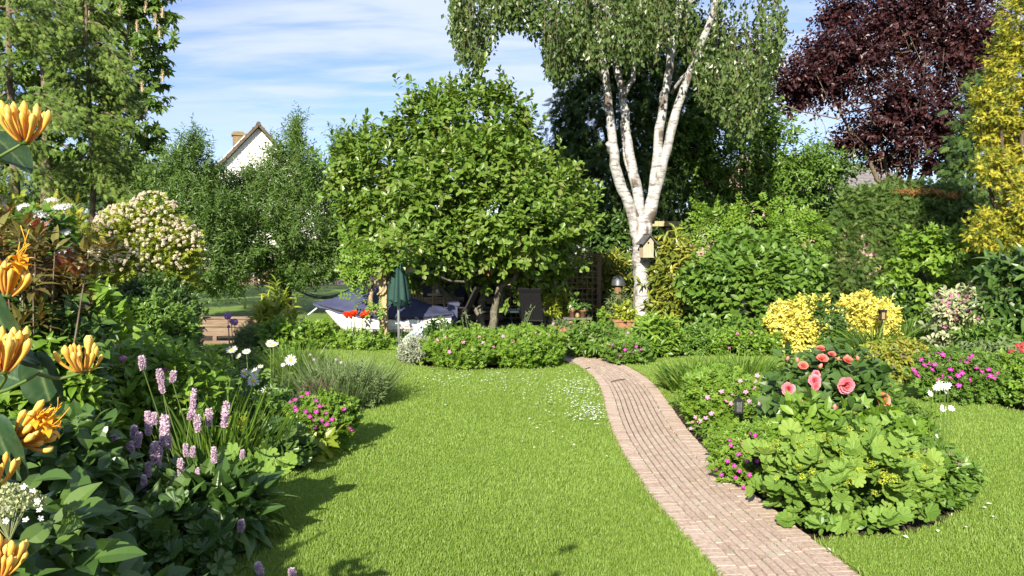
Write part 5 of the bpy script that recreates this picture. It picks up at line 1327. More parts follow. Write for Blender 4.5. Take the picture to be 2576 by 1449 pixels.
blooms(t, Lm, 'lime_spray', 26, (.035, .06), zmin=.25)
# bistort
g = G(430, 1460); t = thing('bistort_plant', 'bistort clump with many pale pink flower spikes over big dock like leaves', 'plant', (g[0], g[1] + .5, 0))
def spike(u0, v0, u1, v1, Y, wd):
    a, b = P(u1, v1, Y), P(u0, v0, Y); off = np.array(t.location); a, b = a - off, b - off; d = nrm(b - a); ln = np.linalg.norm(b - a); r = m_px(wd, Y) / 2
    B = Buf(); n = int(240); s = rng.random(n); ph = rng.uniform(0, 6.28, n); e1 = nrm(np.cross(d, [.3, 1, .1])); e2 = np.cross(d, e1)
    rr = r * np.sin(PI * (.12 + .8 * s)) ** .5 * rng.uniform(.75, 1.08, n); o_ = np.cos(ph)[:, None] * e1 + np.sin(ph)[:, None] * e2
    p = a + d * (s * ln)[:, None] + o_ * (rr * .55)[:, None]
    for k in range(2): leaves(B, p, o_ * .8 + d * .5 + rng.normal(0, .45, (n, 3)), rng.normal(0, 1, (n, 3)) + d, r * rng.uniform(.5, .85, n), KITE, np.clip(.35 * s + .65 * rng.random(n), 0, 1), wid=1.3)
    tube(B, [a, (a + b) / 2, b - d * .1 * ln], r * .55, 7, .3)
    base = np.array([a[0] * .75 + rng.normal(0, .06), a[1] + rng.uniform(.0, .2), -.03]); tube(B, spline([base, (base + a) / 2 + rng.normal(0, .015, 3), a + d * ln * .1], 8), .0042, 5, .5, 1)
    obj('flower_spike', B, [M['mauve'], M['stalk']], t)
for q in ((173, 842, 172, 885, 5.2, 17), (357, 897, 360, 930, 5.0, 18), (400, 930, 407, 965, 4.9, 18), (437, 935, 433, 962, 4.9, 16), (405, 960, 410, 990, 4.9, 14), (488, 980, 484, 1040, 4.6, 16), (484, 1035, 478, 1055, 4.5, 18), (526, 1030, 524, 1070, 4.6, 18), (496, 1045, 498, 1085, 4.5, 17), (570, 1012, 563, 1075, 4.6, 19), (372, 1036, 375, 1095, 4.3, 18), (415, 1046, 413, 1120, 4.15, 24), (388, 1040, 391, 1068, 4.4, 16), (337, 1073, 338, 1110, 4.3, 18), (350, 1090, 345, 1125, 4.2, 18), (283, 1090, 302, 1130, 4.2, 18), (326, 1112, 330, 1150, 4.15, 18), (424, 1098, 424, 1130, 4.2, 15), (388, 1115, 392, 1165, 4.1, 24), (402, 1125, 396, 1170, 4.15, 18), (267, 1147, 277, 1185, 4.0, 18), (372, 1165, 374, 1200, 4.1, 15), (467, 1118, 468, 1150, 4.2, 14), (486, 1124, 484, 1150, 4.2, 13), (538, 1126, 540, 1165, 4.2, 15), (453, 1155, 455, 1195, 4.1, 16), (361, 1197, 362, 1235, 4.0, 15), (375, 1237, 377, 1270, 3.95, 14), (610, 1133, 609, 1152, 4.3, 12), (497, 1178, 495, 1210, 4.1, 12), (570, 1297, 567, 1325, 3.95, 18), (607, 1310, 605, 1338, 3.9, 18), (648, 1418, 660, 1460, 3.75, 20), (732, 1432, 742, 1470, 3.72, 20)):
    spike(*q)
B = Buf(); n = 520; n = 900; q, d = surf(shrub_lumps(1.0, 1.0, .34, 7, 21) - np.array([.22, 0, 0, 0, 0, 0]), n, .5, .7, .02)
leaves(B, q, d + rng.normal(0, .35, q.shape) + [0, 0, .1], np.array([0, 0, 1.0]) + d * .4 + rng.normal(0, .3, q.shape), rng.uniform(.12, .22, n), BIGL, rng.random(n), wid=rng.uniform(.8, 1.15, n)); obj('foliage', B, M['dark'], t)
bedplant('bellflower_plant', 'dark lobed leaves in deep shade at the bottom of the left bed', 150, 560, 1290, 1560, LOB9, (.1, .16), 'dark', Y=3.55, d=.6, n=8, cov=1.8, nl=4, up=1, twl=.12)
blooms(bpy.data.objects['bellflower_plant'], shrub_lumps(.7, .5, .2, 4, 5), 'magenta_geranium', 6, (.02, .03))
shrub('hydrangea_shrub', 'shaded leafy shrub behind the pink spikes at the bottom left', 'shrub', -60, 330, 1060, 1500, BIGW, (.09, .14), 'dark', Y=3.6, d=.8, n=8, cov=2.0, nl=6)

# ================================================================== MIDDLE BED
bedplant('groundcover_geranium', 'low bright green cranesbill carpet in the middle bed, left half', 1070, 1270, 832, 930, LOB5S, (.06, .095), 'bright', d=1.7, n=12, cov=3.0, dirup=.8, up=1)
bedplant('groundcover_geranium', 'low bright green cranesbill carpet in the middle bed, beside the path', 1225, 1428, 828, 928, LOB5S, (.06, .095), 'bright', d=1.6, n=12, cov=3.0, dirup=.8, up=1)
ga = bpy.data.objects['groundcover_geranium']; gb_ = bpy.data.objects['groundcover_geranium.001']
for u, v in ((1150, 842), (1175, 838), (1120, 850), (1205, 848), (1190, 880), (1240, 873), (1100, 855), (1165, 860), (1215, 862), (1130, 885)): bloom_at(ga, 'pink_geranium', (u, v, 11.6 + (880 - v) * .02), .06, (0, -.6, .6))
for u, v in ((1265, 846), (1303, 842), (1290, 858), (1345, 838), (1405, 850), (1415, 862), (1330, 845), (1380, 845)): bloom_at(gb_, 'pink_geranium', (u, v, 11.6 + (880 - v) * .02), .06, (0, -.6, .6))
bedplant('curry_plant', 'silvery grey curry plant at the left end of the middle bed', 998, 1090, 852, 916, KITEN, (.05, .08), 'grey', d=.6, n=7, cov=2.6, nl=9, dirup=1, cat='shrub')
shrub('dark_shrub', 'dark leafy shrub below the boat stern', 'shrub', 1060, 1160, 812, 870, OVAL, (.07, .11), 'dark', Y=12.9, d=.5, n=6, cov=2.3)
t = thing('thrift', 'pale pink pompom flowers beside the parasol pole', 'plant', G(1030, 872))
for u, v in ((1010, 826), (1022, 824), (1032, 828), (1018, 832), (1038, 826), (1027, 818), (1045, 872), (1055, 866), (1068, 850), (1060, 845), (1046, 860)):
    o, q = bloom_at(t, 'thrift_head', (u, v, 12.9), .05, (0, -.3, 1), 'flower_head'); B = Buf(); tube(B, [(q[0] * .8, q[1], -.02), q * [.95, 1, .5], q], .004, 4); obj('stem', B, M['stalk'], t)
B = Buf(); n = 150; blades(B, np.c_[rng.normal(0, .1, (n, 2)), np.zeros(n) - .02], rng.normal(0, .4, (n, 3)) * [1, 1, 0] + [0, 0, 1], rng.uniform(.1, .3, n), .01, .8); obj('foliage', B, M['sage'], t)
def lily(label, u, vb, pts, Y):
    g = P(u, vb, Y); t = thing('columbine', label, 'plant', (g[0], Y, 0)); 
    for (uu_, vv_) in pts:
        q = P(uu_, vv_, Y) - np.array(t.location); B = Buf(); tube(B, spline([(0, 0, -.02), q * [.6, .6, .55], q], 7), .005, 5)
        n = 14; f = rng.uniform(.25, 1, n)[:, None]; leaves(B, q * f * [.85, .85, 1], rng.normal(0, .6, (n, 3)) + [0, 0, .6], rng.normal(0, 1, (n, 3)), rng.uniform(.05, .09, n), LANCE, rng.random(n)); 
        n = 5; leaves(B, q + rng.normal(0, .012, (n, 3)), rng.normal(0, .5, (n, 3)) + [0, 0, .8], rng.normal(0, 1, (n, 3)), .05, LANCE, .9); obj('stem', B, M['sage'], t)
lily('tall seeding stems rising from the middle bed below the magnolia', 1190, 880, [(1170, 790), (1162, 805), (1200, 830), (1185, 815)], 12.4)
lily('tall seeding stems beside the black reclining chair', 1290, 880, [(1340, 775), (1330, 790), (1322, 800), (1315, 815)], 12.6)
lily('tall seeding stems near the silvery curry plant', 1125, 870, [(1110, 800), (1118, 812), (1105, 818), (1140, 850)], 12.0)

# ================================================================== POTS AND PATIO
for a in (('planter_pot', 'big square shouldered blue glazed pot behind the chair', 1380, 832, 15.6, .17, .30, 'bluegl', None, (LANCEW, 'yelgreen', (.08, .14), .55, 0, None)),
          ('flower_pot', 'small ochre glazed pot with a pink flower beside the blue pot', 1395, 838, 15.1, .10, .20, 'ochre', [(0, 0), (.6, 0), (.95, .4), (1, .75), (.85, .92), (.95, 1), (.8, 1), (.75, .9), (0, .88)], (LANCE, 'sage', (.06, .1), .12, 0, (5, 'pink_geranium', .07))),
          ('flower_pot', 'rounded terracotta pot with grassy leaves next to the brick stand', 1418, 838, 15.1, .13, .21, 'terra', [(0, 0), (.65, 0), (1, .45), (1, .7), (.88, .92), (.96, 1), (.84, 1), (.8, .9), (0, .88)], (KITEN, 'sage', (.08, .12), .12, 0, None))):
    pot(a[0], a[1], a[2], a[3], a[4], a[5], a[6], a[7], a[8], a[9])
p = P(1452, 838, 15.2); t = thing('brick_stand', 'rough stand of stacked bricks carrying two terracotta pots', 'plant stand', (p[0], 15.2, -.012))
for k in range(5):
    for sx in (-1, 1):
        B = Buf(); box(B, (sx * .14 + rng.normal(0, .008), rng.normal(0, .01), .033 + .066 * k), (.17, .2, .062), rz=rng.normal(0, .05), tint=rng.random()); obj('brick', B, M['redbrick'], t)
B = Buf(); box(B, (0, 0, .345), (.56, .3, .03)); obj('shelf', B, M['slab'], t)
zt = .349
pot('flower_pot', 'left terracotta pot with white flowers on the brick stand', 1440, 790, 15.2, .075, .17, 'terra', None, (OVAL, 'green', (.05, .08), .14, 0, (4, 'campion', .06)), 1.0, zt)
pot('flower_pot', 'right terracotta pot with dark flowers on the brick stand', 1466, 790, 15.2, .075, .15, 'terra', None, (OVAL, 'dark', (.05, .08), .16, 0, None), 1.0, zt)
p = P(1453, 790, 15.06); t = thing('glass_jar', 'little round ochre jar between the terracotta pots on the brick stand', 'jar', (p[0], 15.09, zt)); B = Buf(); lathe(B, [(0, 0), (.035, 0), (.048, .04), (.035, .08), (.022, .1), (.02, .1), (0, .09)], sides=16); obj('jar', B, M['ochre'], t, True)
p = P(1568, 835, 15.7); t = thing('planter_box', 'wide terracotta trough of yellow green leaves at the foot of the birch', 'planter', (p[0], 15.7, -.03)); B = Buf(); box(B, (0, 0, .13), (.42, .24, .26)); box(B, (0, 0, .275), (.47, .29, .05)); obj('trough', B, M['terra'], t)
foliage(t, shrub_lumps(.5, .35, .58, 4, 4, .26), OVALW, (.07, .11), M['yelgreen'], cov=2.0)
p = P(1555, 760, 17.2); t = thing('chiminea', 'clay chiminea pipe with a grey metal hood in front of the laurel', 'chiminea', (p[0], 17.2, -.01))
B = Buf(); lathe(B, [(0, 0), (.16, 0), (.2, .15), (.2, .3), (.12, .48), (.085, .6), (.08, .86), (.1, .9), (.07, .9), (0, .8)], sides=20); obj('body', B, M['terra'], t, True)
B = Buf(); lathe(B, [(.17, .92), (.15, 1.0), (.12, 1.1), (.05, 1.13), (0, 1.135)], sides=18); obj('hood', B, M['zinc'], t, True)
shrub('olive_bush', 'grey leaved olive like bush in front of the chiminea', 'shrub', 1520, 1600, 730, 850, KITEN, (.08, .12), 'sage', Y=16.4, d=.5, n=5, cov=1.6, zb=.25, shell=.8)
shrub('aucuba_shrub', 'yellow splashed laurel over the trellis left of the birch', 'shrub', 1430, 1600, 625, 830, LANCEW, (.14, .2), 'aucuba', Y=18.2, d=.8, n=8, cov=1.5, shell=.6)
shrub('climbing_rose', 'light green climber on the trellis behind the pots', 'climber', 1372, 1440, 720, 830, OVAL, (.07, .11), 'yelgreen', Y=16.6, d=.5, n=6, cov=1.5, shell=.8)
shrub('pelargonium', 'round leaved pale green plant standing in front of the olive bush', 'plant', 1495, 1545, 780, 860, LOB9, (.08, .12), 'bright', Y=15.2, d=.4, n=4, cov=1.2, zb=.15, shell=.8)

# ================================================================== RIGHT BACK
shrub('aucuba_shrub', 'yellow splashed laurel growing right of the birch trunk', 'shrub', 1640, 1775, 580, 840, LANCEW, (.16, .23), 'aucuba', Y=15.6, d=1.1, n=10, cov=2.0, nl=8, dirup=.7, droop=.2)
shrub('dogwood_shrub', 'big rounded mid green shrub between the birch and the yellow shrub', 'shrub', 1725, 2070, 585, 885, OVALW, (.11, .17), 'green', Y=13.6, d=2.2, n=12, cov=2.6, nl=7, ir=.25, dirup=.5)
mass('rowan_tree', 'pale green feathery leaved tree top behind the big rounded shrub', 1860, 16.8, [(1830, 570, 90, 50), (1920, 560, 90, 45), (1990, 590, 80, 50), (1780, 600, 60, 45)], PINN, (.28, .4), 'bright', 1.7, trunk=.05, nl=4, twl=.25, dirup=.7, droop=.25)
shrub('rose_shrub', 'loose light green shrub growing in front of the yew hedge', 'shrub', 2225, 2500, 555, 850, OVALW, (.11, .16), 'bright', Y=14.0, d=1.4, n=12, cov=1.15, shell=.85, nl=6, ir=.4)
shrub('leafy_shrub', 'dark leafy undergrowth below the yew hedge', 'shrub', 2150, 2420, 730, 890, OVAL, (.1, .15), 'dark', Y=14.2, d=1.0, n=8, cov=1.8)
shrub('buddleja_shrub', 'grey green long leaved shrub at the right edge', 'shrub', 2490, 2640, 600, 900, LANCEW, (.18, .26), 'dark', Y=10.8, d=1.0, n=8, cov=1.5, shell=.8, nl=7)
# yellow euonymus, two bushes and a green patch
def euon(label, u0, u1, vt, vb, Y, d): return shrub('euonymus_shrub', label, 'shrub', u0, u1, vt, vb, OVAL, (.06, .095), 'yellow', Y=Y, d=d, n=10, cov=2.7, nl=8, ir=.3, dirup=.5)
euon('bright yellow euonymus bush, left of the pair, partly reverted to green', 1938, 2115, 745, 898, 12.2, 1.0)
euon('bright yellow euonymus bush, right of the pair, with the garden light', 2085, 2255, 735, 880, 12.6, 1.0)
shrub('euonymus_shrub', 'dark green reverted euonymus growing between the two yellow bushes', 'shrub', 2015, 2130, 752, 860, OVAL, (.06, .095), 'dark', Y=12.15, d=.7, n=6, cov=2.4, nl=8)
shrub('euonymus_shrub', 'green reverted tufts among the lower right yellow bush', 'shrub', 2055, 2120, 830, 905, OVAL, (.06, .09), 'green', Y=11.9, d=.5, n=4, cov=2, nl=8)
# solar garden light on a stake
g = P(2203, 880, 12.3); q = P(2203, 779, 12.1); t = thing('garden_light', 'small black garden light on a stake in front of the yellow bush', 'garden light', (g[0], 12.1, 0))
B = Buf(); tube(B, [(0, 0, -.05), (0, 0, q[2] - .16)], .012, 6); obj('stake', B, M['lampblack'], t)
B = Buf(); box(B, (0, 0, q[2] - .015), (.1, .1, .03)); obj('cap', B, M['lampblack'], t)
B = Buf()
for sx in (-1, 1):
    for sy in (-1, 1): box(B, (sx * .036, sy * .036, q[2] - .09), (.014, .014, .12))
box(B, (0, 0, q[2] - .158), (.085, .085, .018)); obj('frame', B, M['lampblack'], t)
B = Buf(); box(B, (0, 0, q[2] - .09), (.058, .058, .112)); obj('pane', B, M['ochre'], t)
# variegated weigela, daylily, spirea, cranesbill
t, Lm, *_ = shrub('variegated_weigela', 'cream edged weigela with dusky pink flowers near the right edge', 'shrub', 2340, 2525, 722, 880, OVAL, (.08, .12), 'variegated', Y=11.3, d=.9, n=8, cov=2.2, nl=7)
blooms(t, Lm, 'weigela_flower', 60, (.045, .07), zmin=.5)
shrub('peony_plant', 'leafy mid green plant in front of the variegated weigela', 'plant', 2420, 2540, 810, 925, LANCEW, (.12, .17), 'green', Y=10.4, d=.7, n=6, cov=2.2)
g = G(2225, 915); t = stalks('daylily', 'arching fountain of strap leaves below the yellow bush', 'plant', (g[0], g[1] + .3, 0), .22, .2, 420, (.5, .95), (.018, .03), 'blade', .75, (.7, 1.9))
g = G(2290, 880); t = stalks('daylily', 'upright strap leaved clump right of the yellow bush', 'plant', (g[0], g[1] + .1, 0), .18, .15, 150, (.45, .8), (.018, .028), 'blade', .4, (.2, 1.0))
t, Lm, *_ = shrub('gold_spirea', 'golden leaved spirea mound with dull pink buds', 'shrub', 2150, 2345, 862, 962, OVAL, (.055, .085), 'spirea', d=.9, n=9, cov=2.6, nl=8, dirup=.7)
blooms(t, Lm, 'brown_head', 34, (.05, .08), 'flower_head', zmin=.2)
t, Lm, *_ = bedplant('cranesbill_mound', 'wide cranesbill mound with scattered magenta flowers by the right lawn', 2290, 2520, 880, 1020, LOB5S, (.05, .08), 'green', d=.8, n=9, cov=2.6, nl=8, up=.9)
for u, v in ((2318, 905), (2336, 898), (2358, 888), (2372, 892), (2340, 915), (2352, 918), (2345, 930), (2325, 918), (2300, 932), (2388, 905), (2415, 905), (2432, 912), (2445, 895), (2438, 902), (2392, 930), (2410, 945), (2420, 938), (2455, 925), (2470, 935), (2488, 930), (2492, 945), (2500, 950), (2370, 945), (2390, 950), (2310, 945), (2305, 940), (2360, 955), (2440, 955), (2412, 970), (2478, 948), (2508, 938)):
    bloom_at(t, 'magenta_geranium', (u, v, 8.75 + (990 - v) * .006), .06, (0, -.6, .6))
bedplant('sedum_plant', 'grey green fleshy leaved plants behind the magenta cranesbill', 2330, 2580, 868, 930, OVAL, (.06, .1), 'sage', Y=9.8, d=.5, n=8, cov=2.0)
bedplant('mixed_herb_plant', 'loose green border plants at the right edge of the lawn', 2490, 2700, 895, 1045, OVAL, (.05, .08), 'bright', Y=7.9, d=.8, n=9, cov=2.3, nl=8, dirup=.8)
t = thing('valerian_plant', 'red valerian heads above the border at the right edge', 'plant', G(2560, 985))
for u, v in ((2560, 870), (2545, 885), (2572, 868), (2578, 888), (2530, 893), (2566, 880)):
    o, q = bloom_at(t, 'valerian_head', (u, v, 9.0), .07, (0, -.3, 1), 'flower_head'); B = Buf(); tube(B, [(q[0] * .7, q[1], -.02), q * [.9, 1, .5], q], .005, 5); obj('stem', B, M['stalk'], t)
# bed right of the path mouth
bedplant('geranium_plant', 'green cranesbill with pale pink flowers right of the path opening', 1425, 1560, 830, 915, LANCEW, (.1, .15), 'green', Y=11.9, d=1.1, n=9, cov=2.4, dirup=.9)
ob = [o for o in bpy.data.objects if o.name.startswith('geranium_plant') and not o.parent][-1]
for u, v in ((1470, 838), (1490, 832), (1510, 836), (1530, 842), (1545, 838), (1560, 850), (1575, 846), (1500, 845), (1520, 852), (1540, 856), (1580, 838), (1485, 848)): bloom_at(ob, 'pink_geranium', (u, v, 12.5), .06, (0, -.5, .7))
t, Lm, *_ = bedplant('geranium_plant', 'low cranesbill with a few magenta flowers at the path corner', 1515, 1640, 850, 918, LOB5S, (.07, .11), 'green', d=.7, n=7, cov=2.5, dirup=.8, up=1)
for u, v in ((1540, 868), (1568, 870), (1590, 885), (1572, 880), (1600, 872), (1560, 895), (1612, 880)): bloom_at(t, 'magenta_geranium', (u, v, 11.45), .055, (0, -.6, .6))
bedplant('phlox_plant', 'upright fresh green leafy clump in front of the birch foot', 1590, 1712, 802, 905, LANCEW, (.12, .17), 'bright', Y=12.0, d=.8, n=8, cov=2.4, nl=9, dirup=1.2, droop=.15)
bedplant('mint_mound', 'dense rounded mound of small green leaves beside the lawn', 1690, 1785, 825, 897, OVAL, (.045, .07), 'green', Y=12.0, d=.7, n=6, cov=2.8, nl=8)
bedplant('catmint_plant', 'low loose green edging plants in front of the rounded shrub', 1770, 1975, 840, 897, KITE, (.06, .1), 'bright', Y=12.0, d=.6, n=9, cov=2.2, nl=8, dirup=1)
blooms(bpy.data.objects['catmint_plant'], shrub_lumps(1.0, .4, .35, 5, 6), 'weigela_flower', 6, (.04, .05))
bedplant('leafy_edging', 'dark green leaves filling the border behind the low edging plants', 1730, 1960, 815, 870, OVALW, (.09, .13), 'green', Y=12.7, d=.6, n=7, cov=2.0)

# ================================================================== RIGHT BED
g = G(1755, 985); t = stalks('iris_plant', 'broad pointed leaves arching over the path at the far end of the right bed', 'plant', (g[0], g[1] + .1, 0), .32, .5, 420, (.25, .5), (.03, .05), 'blade', .6, (.3, 1.3))
g = G(1850, 955); t = stalks('iris_plant', 'fine upright leaves behind the rose at the back of the right bed', 'plant', (g[0], g[1] - .1, 0), .5, .35, 380, (.25, .5), (.018, .03), 'blade', .5, (.3, 1.1))
t, Lm, *_ = bedplant('pink_cranesbill', 'cranesbill with pale pink star flowers along the path edge', 1712, 1920, 930, 1130, LOB5S, (.06, .095), 'bright', d=1.2, n=10, cov=2.6, nl=7, up=.9, dirup=.8, Y=6.7)
for u, v in ((1850, 965), (1862, 958), (1878, 962), (1875, 985), (1895, 975), (1845, 990), (1830, 1000), (1815, 985), (1828, 1008), (1760, 1060), (1775, 1052), (1745, 1062), (1738, 1078), (1755, 1075), (1790, 1040), (1780, 1000), (1838, 1015), (1905, 945), (1920, 950), (1900, 960), (1885, 1010), (1910, 1015), (1750, 1050), (1730, 1085)):
    bloom_at(t, 'pink_geranium', (u, v, 6.75 + (1070 - v) * .004), .05, (-.1, -.6, .6))
t, Lm, *_ = bedplant('cranesbill_mound', 'low cranesbill with vivid magenta flowers overhanging the brick path', 1785, 1990, 1070, 1262, LOB5S, (.04, .065), 'bright', d=.85, n=9, cov=2.7, nl=8, up=.9, Y=5.15)
for u, v in ((1925, 1140), (1885, 1118), (1875, 1128), (1858, 1143), (1847, 1172), (1830, 1160), (1905, 1160), (1850, 1202), (1885, 1195), (1870, 1225), (1840, 1228), (1915, 1120), (1895, 1135), (1835, 1108), (1840, 1120), (1862, 1108), (1870, 1120), (1800, 1180), (1815, 1195), (1888, 1090), (1900, 1095), (1860, 1185), (1880, 1160), (1912, 1138)):
    bloom_at(t, 'magenta_geranium', (u, v, 5.2 + (1190 - v) * .003), .036, (-.1, -.65, .6))
# lantern in the bed
g = P(1852, 1100, 6.45); q = P(1852, 1000, 6.4); zt = q[2]; t = thing('lantern', 'small black framed glass lantern on a stake among the pink cranesbill', 'lantern', (g[0], 6.4, 0))
B = Buf(); tube(B, [(0, 0, -.05), (0, 0, zt - .13)], .008, 6); obj('stake', B, M['lampblack'], t)
B = Buf(); lathe(B, [(.045, zt - .03), (.03, zt - .012), (.014, zt - .005), (.012, zt + .012), (0, zt + .014)], sides=4); obj('cap', B, M['lampblack'], t)
B = Buf()
for sx in (-1, 1):
    for sy in (-1, 1): box(B, (sx * .028, sy * .028, zt - .075), (.008, .008, .088))
box(B, (0, 0, zt - .124), (.075, .075, .012)); obj('frame', B, M['lampblack'], t)
B = Buf(); box(B, (0, 0, zt - .1), (.03, .03, .035)); obj('candle', B, M['ceramic'], t)
B = Buf()
for i in range(4):
    a = i * PI / 2; box(B, (.028 * math.cos(a), .028 * math.sin(a), zt - .075), (.003 if i % 2 == 0 else .046, .046 if i % 2 == 0 else .003, .084))
obj('pane', B, M['pane'], t)
# rose bush
t, Lm, *_ = shrub('rose_bush', 'rose bush with large pink and coral blooms over glossy dark leaves', 'rose', 1925, 2240, 895, 1190, OVALW, (.075, .12), 'dark', Y=5.6, d=.9, n=9, cov=2.3, nl=6, dirup=.6, zb=.1)
for u, v, s, key, d in ((1983, 979, .098, 'rose_bloom', (-.3, -.9, .2)), (2048, 958, .09, 'rose_bloom', (0, -.9, .3)), (2125, 968, .122, 'rose_bloom', (0, -1, .15)), (2218, 1007, .11, 'coral_rose_bloom', (.25, -1, .2)), (2020, 922, .075, 'coral_rose_bloom', (0, -.7, .7)), (2052, 942, .06, 'rose_bloom', (0, -.8, .5)), (2068, 905, .085, 'coral_rose_bloom', (0, -.6, .8)), (2132, 910, .08, 'coral_rose_bloom', (.1, -.6, .8)), (2064, 880, .07, 'coral_rose_bloom', (0, -.6, .8)), (2092, 893, .06, 'coral_rose_bloom', (0, -.6, .8)), (2050, 972, .06, 'rose_bloom', (0, -1, -.2))):
    Yr = 5.55 + max(0, (960 - v)) * .006; o, q = bloom_at(t, key, (u, v, Yr), s * .95, d, 'rose_bloom', .1, 1.2); B = Buf(); tube(B, spline([q * [.75, .8, .45] + [0, .1, 0], q * [.95, .97, .8] + [0, .05, 0], q - nrm(np.array(d, float)) * s * .1], 6), .004, 5, mi=0); obj('stem', B, M['stalk'], t)
for u, v, s in ((2135, 1015, .06), (2098, 1030, .045), (2148, 1040, .045), (2076, 1036, .05), (2000, 1008, .045), (1996, 1000, .04), (2014, 1015, .04), (2135, 905, .05), (2005, 910, .04), (2158, 905, .04), (1980, 905, .04), (2062, 925, .04), (2108, 905, .04)):
    bloom_at(t, 'rose_bud', (u, v, 5.55 + max(0, (960 - v)) * .006), s * 1.2, (0, -.4, .8), 'rose_bud', .25, 1.2)
# mantle plant in front, hydrangea, spirea, campion
t, Lm, *_ = bedplant('mantle_plant', 'wide clump of rounded scalloped mantle leaves with lime flowers nearest the path', 1900, 2350, 1085, 1370, LOB9, (.085, .14), 'lobed', d=.85, n=12, cov=2.5, nl=4, up=1.1, twl=.14, ir=.22, Y=4.3)
blooms(t, Lm, 'lime_spray', 85, (.03, .06), 'flower_spray', zmin=.25, out=.02)
bedplant('yellow_leaf_plant', 'yellowish green pointed leaves between the rose and the mantle leaves', 1935, 2120, 1010, 1140, OVAL, (.08, .12), 'bright', Y=5.25, d=.45, n=6, cov=2.0)
bedplant('oakleaf_hydrangea', 'jagged lobed leaves right of the rose bush', 2110, 2345, 1028, 1200, lobes(5, .42, 135, .1, 2), (.11, .17), 'bright', Y=5.2, d=.6, n=7, cov=2.0, nl=4, up=.9, twl=.12, cat='shrub')
t, Lm, *_ = shrub('spirea_shrub', 'small leaved spirea at the right end of the bed with faded brown heads', 'shrub', 2240, 2432, 1130, 1322, OVAL, (.045, .075), 'green', Y=4.75, d=.6, n=8, cov=2.5, nl=8, dirup=.8)
blooms(t, Lm, 'brown_head', 16, (.05, .08), 'flower_head', zmin=.2)
g = G(2360, 1230); t = thing('white_campion', 'tall thin stems with ragged white flowers above the right lawn', 'plant', (g[0], 5.3, 0))
for u, v, s in ((2365, 970, .07), (2378, 972, .07), (2355, 975, .05), (2372, 1027, .055), (2393, 1027, .05), (2340, 990, .05), (2357, 1097, .035), (2378, 985, .04), (2386, 968, .05)):
    o, q = bloom_at(t, 'campion', (u, v, 5.25), s, (0, -.8, .5), 'flower', .3); B = Buf(); tube(B, spline([(q[0] * .5, q[1], -.02), q * [.9, 1, .5], q], 7), .0032, 5); obj('stem', B, M['stalk'], t)
q = P(2346, 955, 5.3) - np.array(t.location); B = Buf(); tube(B, spline([(-.02, 0, -.02), q * [.9, 1, .5], q], 8), .006, 6); n = 46; f = rng.uniform(.3, 1, n)[:, None]
leaves(B, q * f * [.95, 1, 1], rng.normal(0, .6, (n, 3)) + [0, 0, .5], rng.normal(0, .5, (n, 3)) + [0, 0, 1], rng.uniform(.06, .11, n), LANCE, rng.random(n)); obj('foliage', B, M['bright'], t)
B = Buf()
for u, v in ((2475, 1285), (2482, 1290), (2470, 1288), (2395, 1302), (2430, 1340), (2500, 1310), (2360, 1345), (2480, 1278), (2090, 1400), (2270, 1360)):
    g = G(u, v) + [0, 0, .03]; leaves(B, g[None], rng.normal(0, 1, (1, 3)) * [1, 1, .2], np.array([[0, 0, 1.0]]), rng.uniform(.02, .04), KITE, [.5], wid=1.6)
o = obj('fallen_petals', B, M['white']); tag(o, 'few white petals fallen on the lawn right of the bed', 'petals', kind='stuff')
for (u0, v0, u1, v1), lb in (((2355, 1510), (0, 0)), ) if False else ((((1461, 934, 1484, 925)), 'thin brown twig lying on the far bend of the brick path'), (((1538, 961, 1572, 955)), 'thin brown twig lying across the middle of the brick path')):
    a, b = G(u0, v0) + [0, 0, .006], G(u1, v1) + [0, 0, .006]; t = thing('fallen_twig', lb, 'twig', a); B = Buf(); tube(B, spline([a, (a + b) / 2 + [.01, .02, .004], b], 6), .006, 5); obj('stick', B, M['bark'], t, world=True)

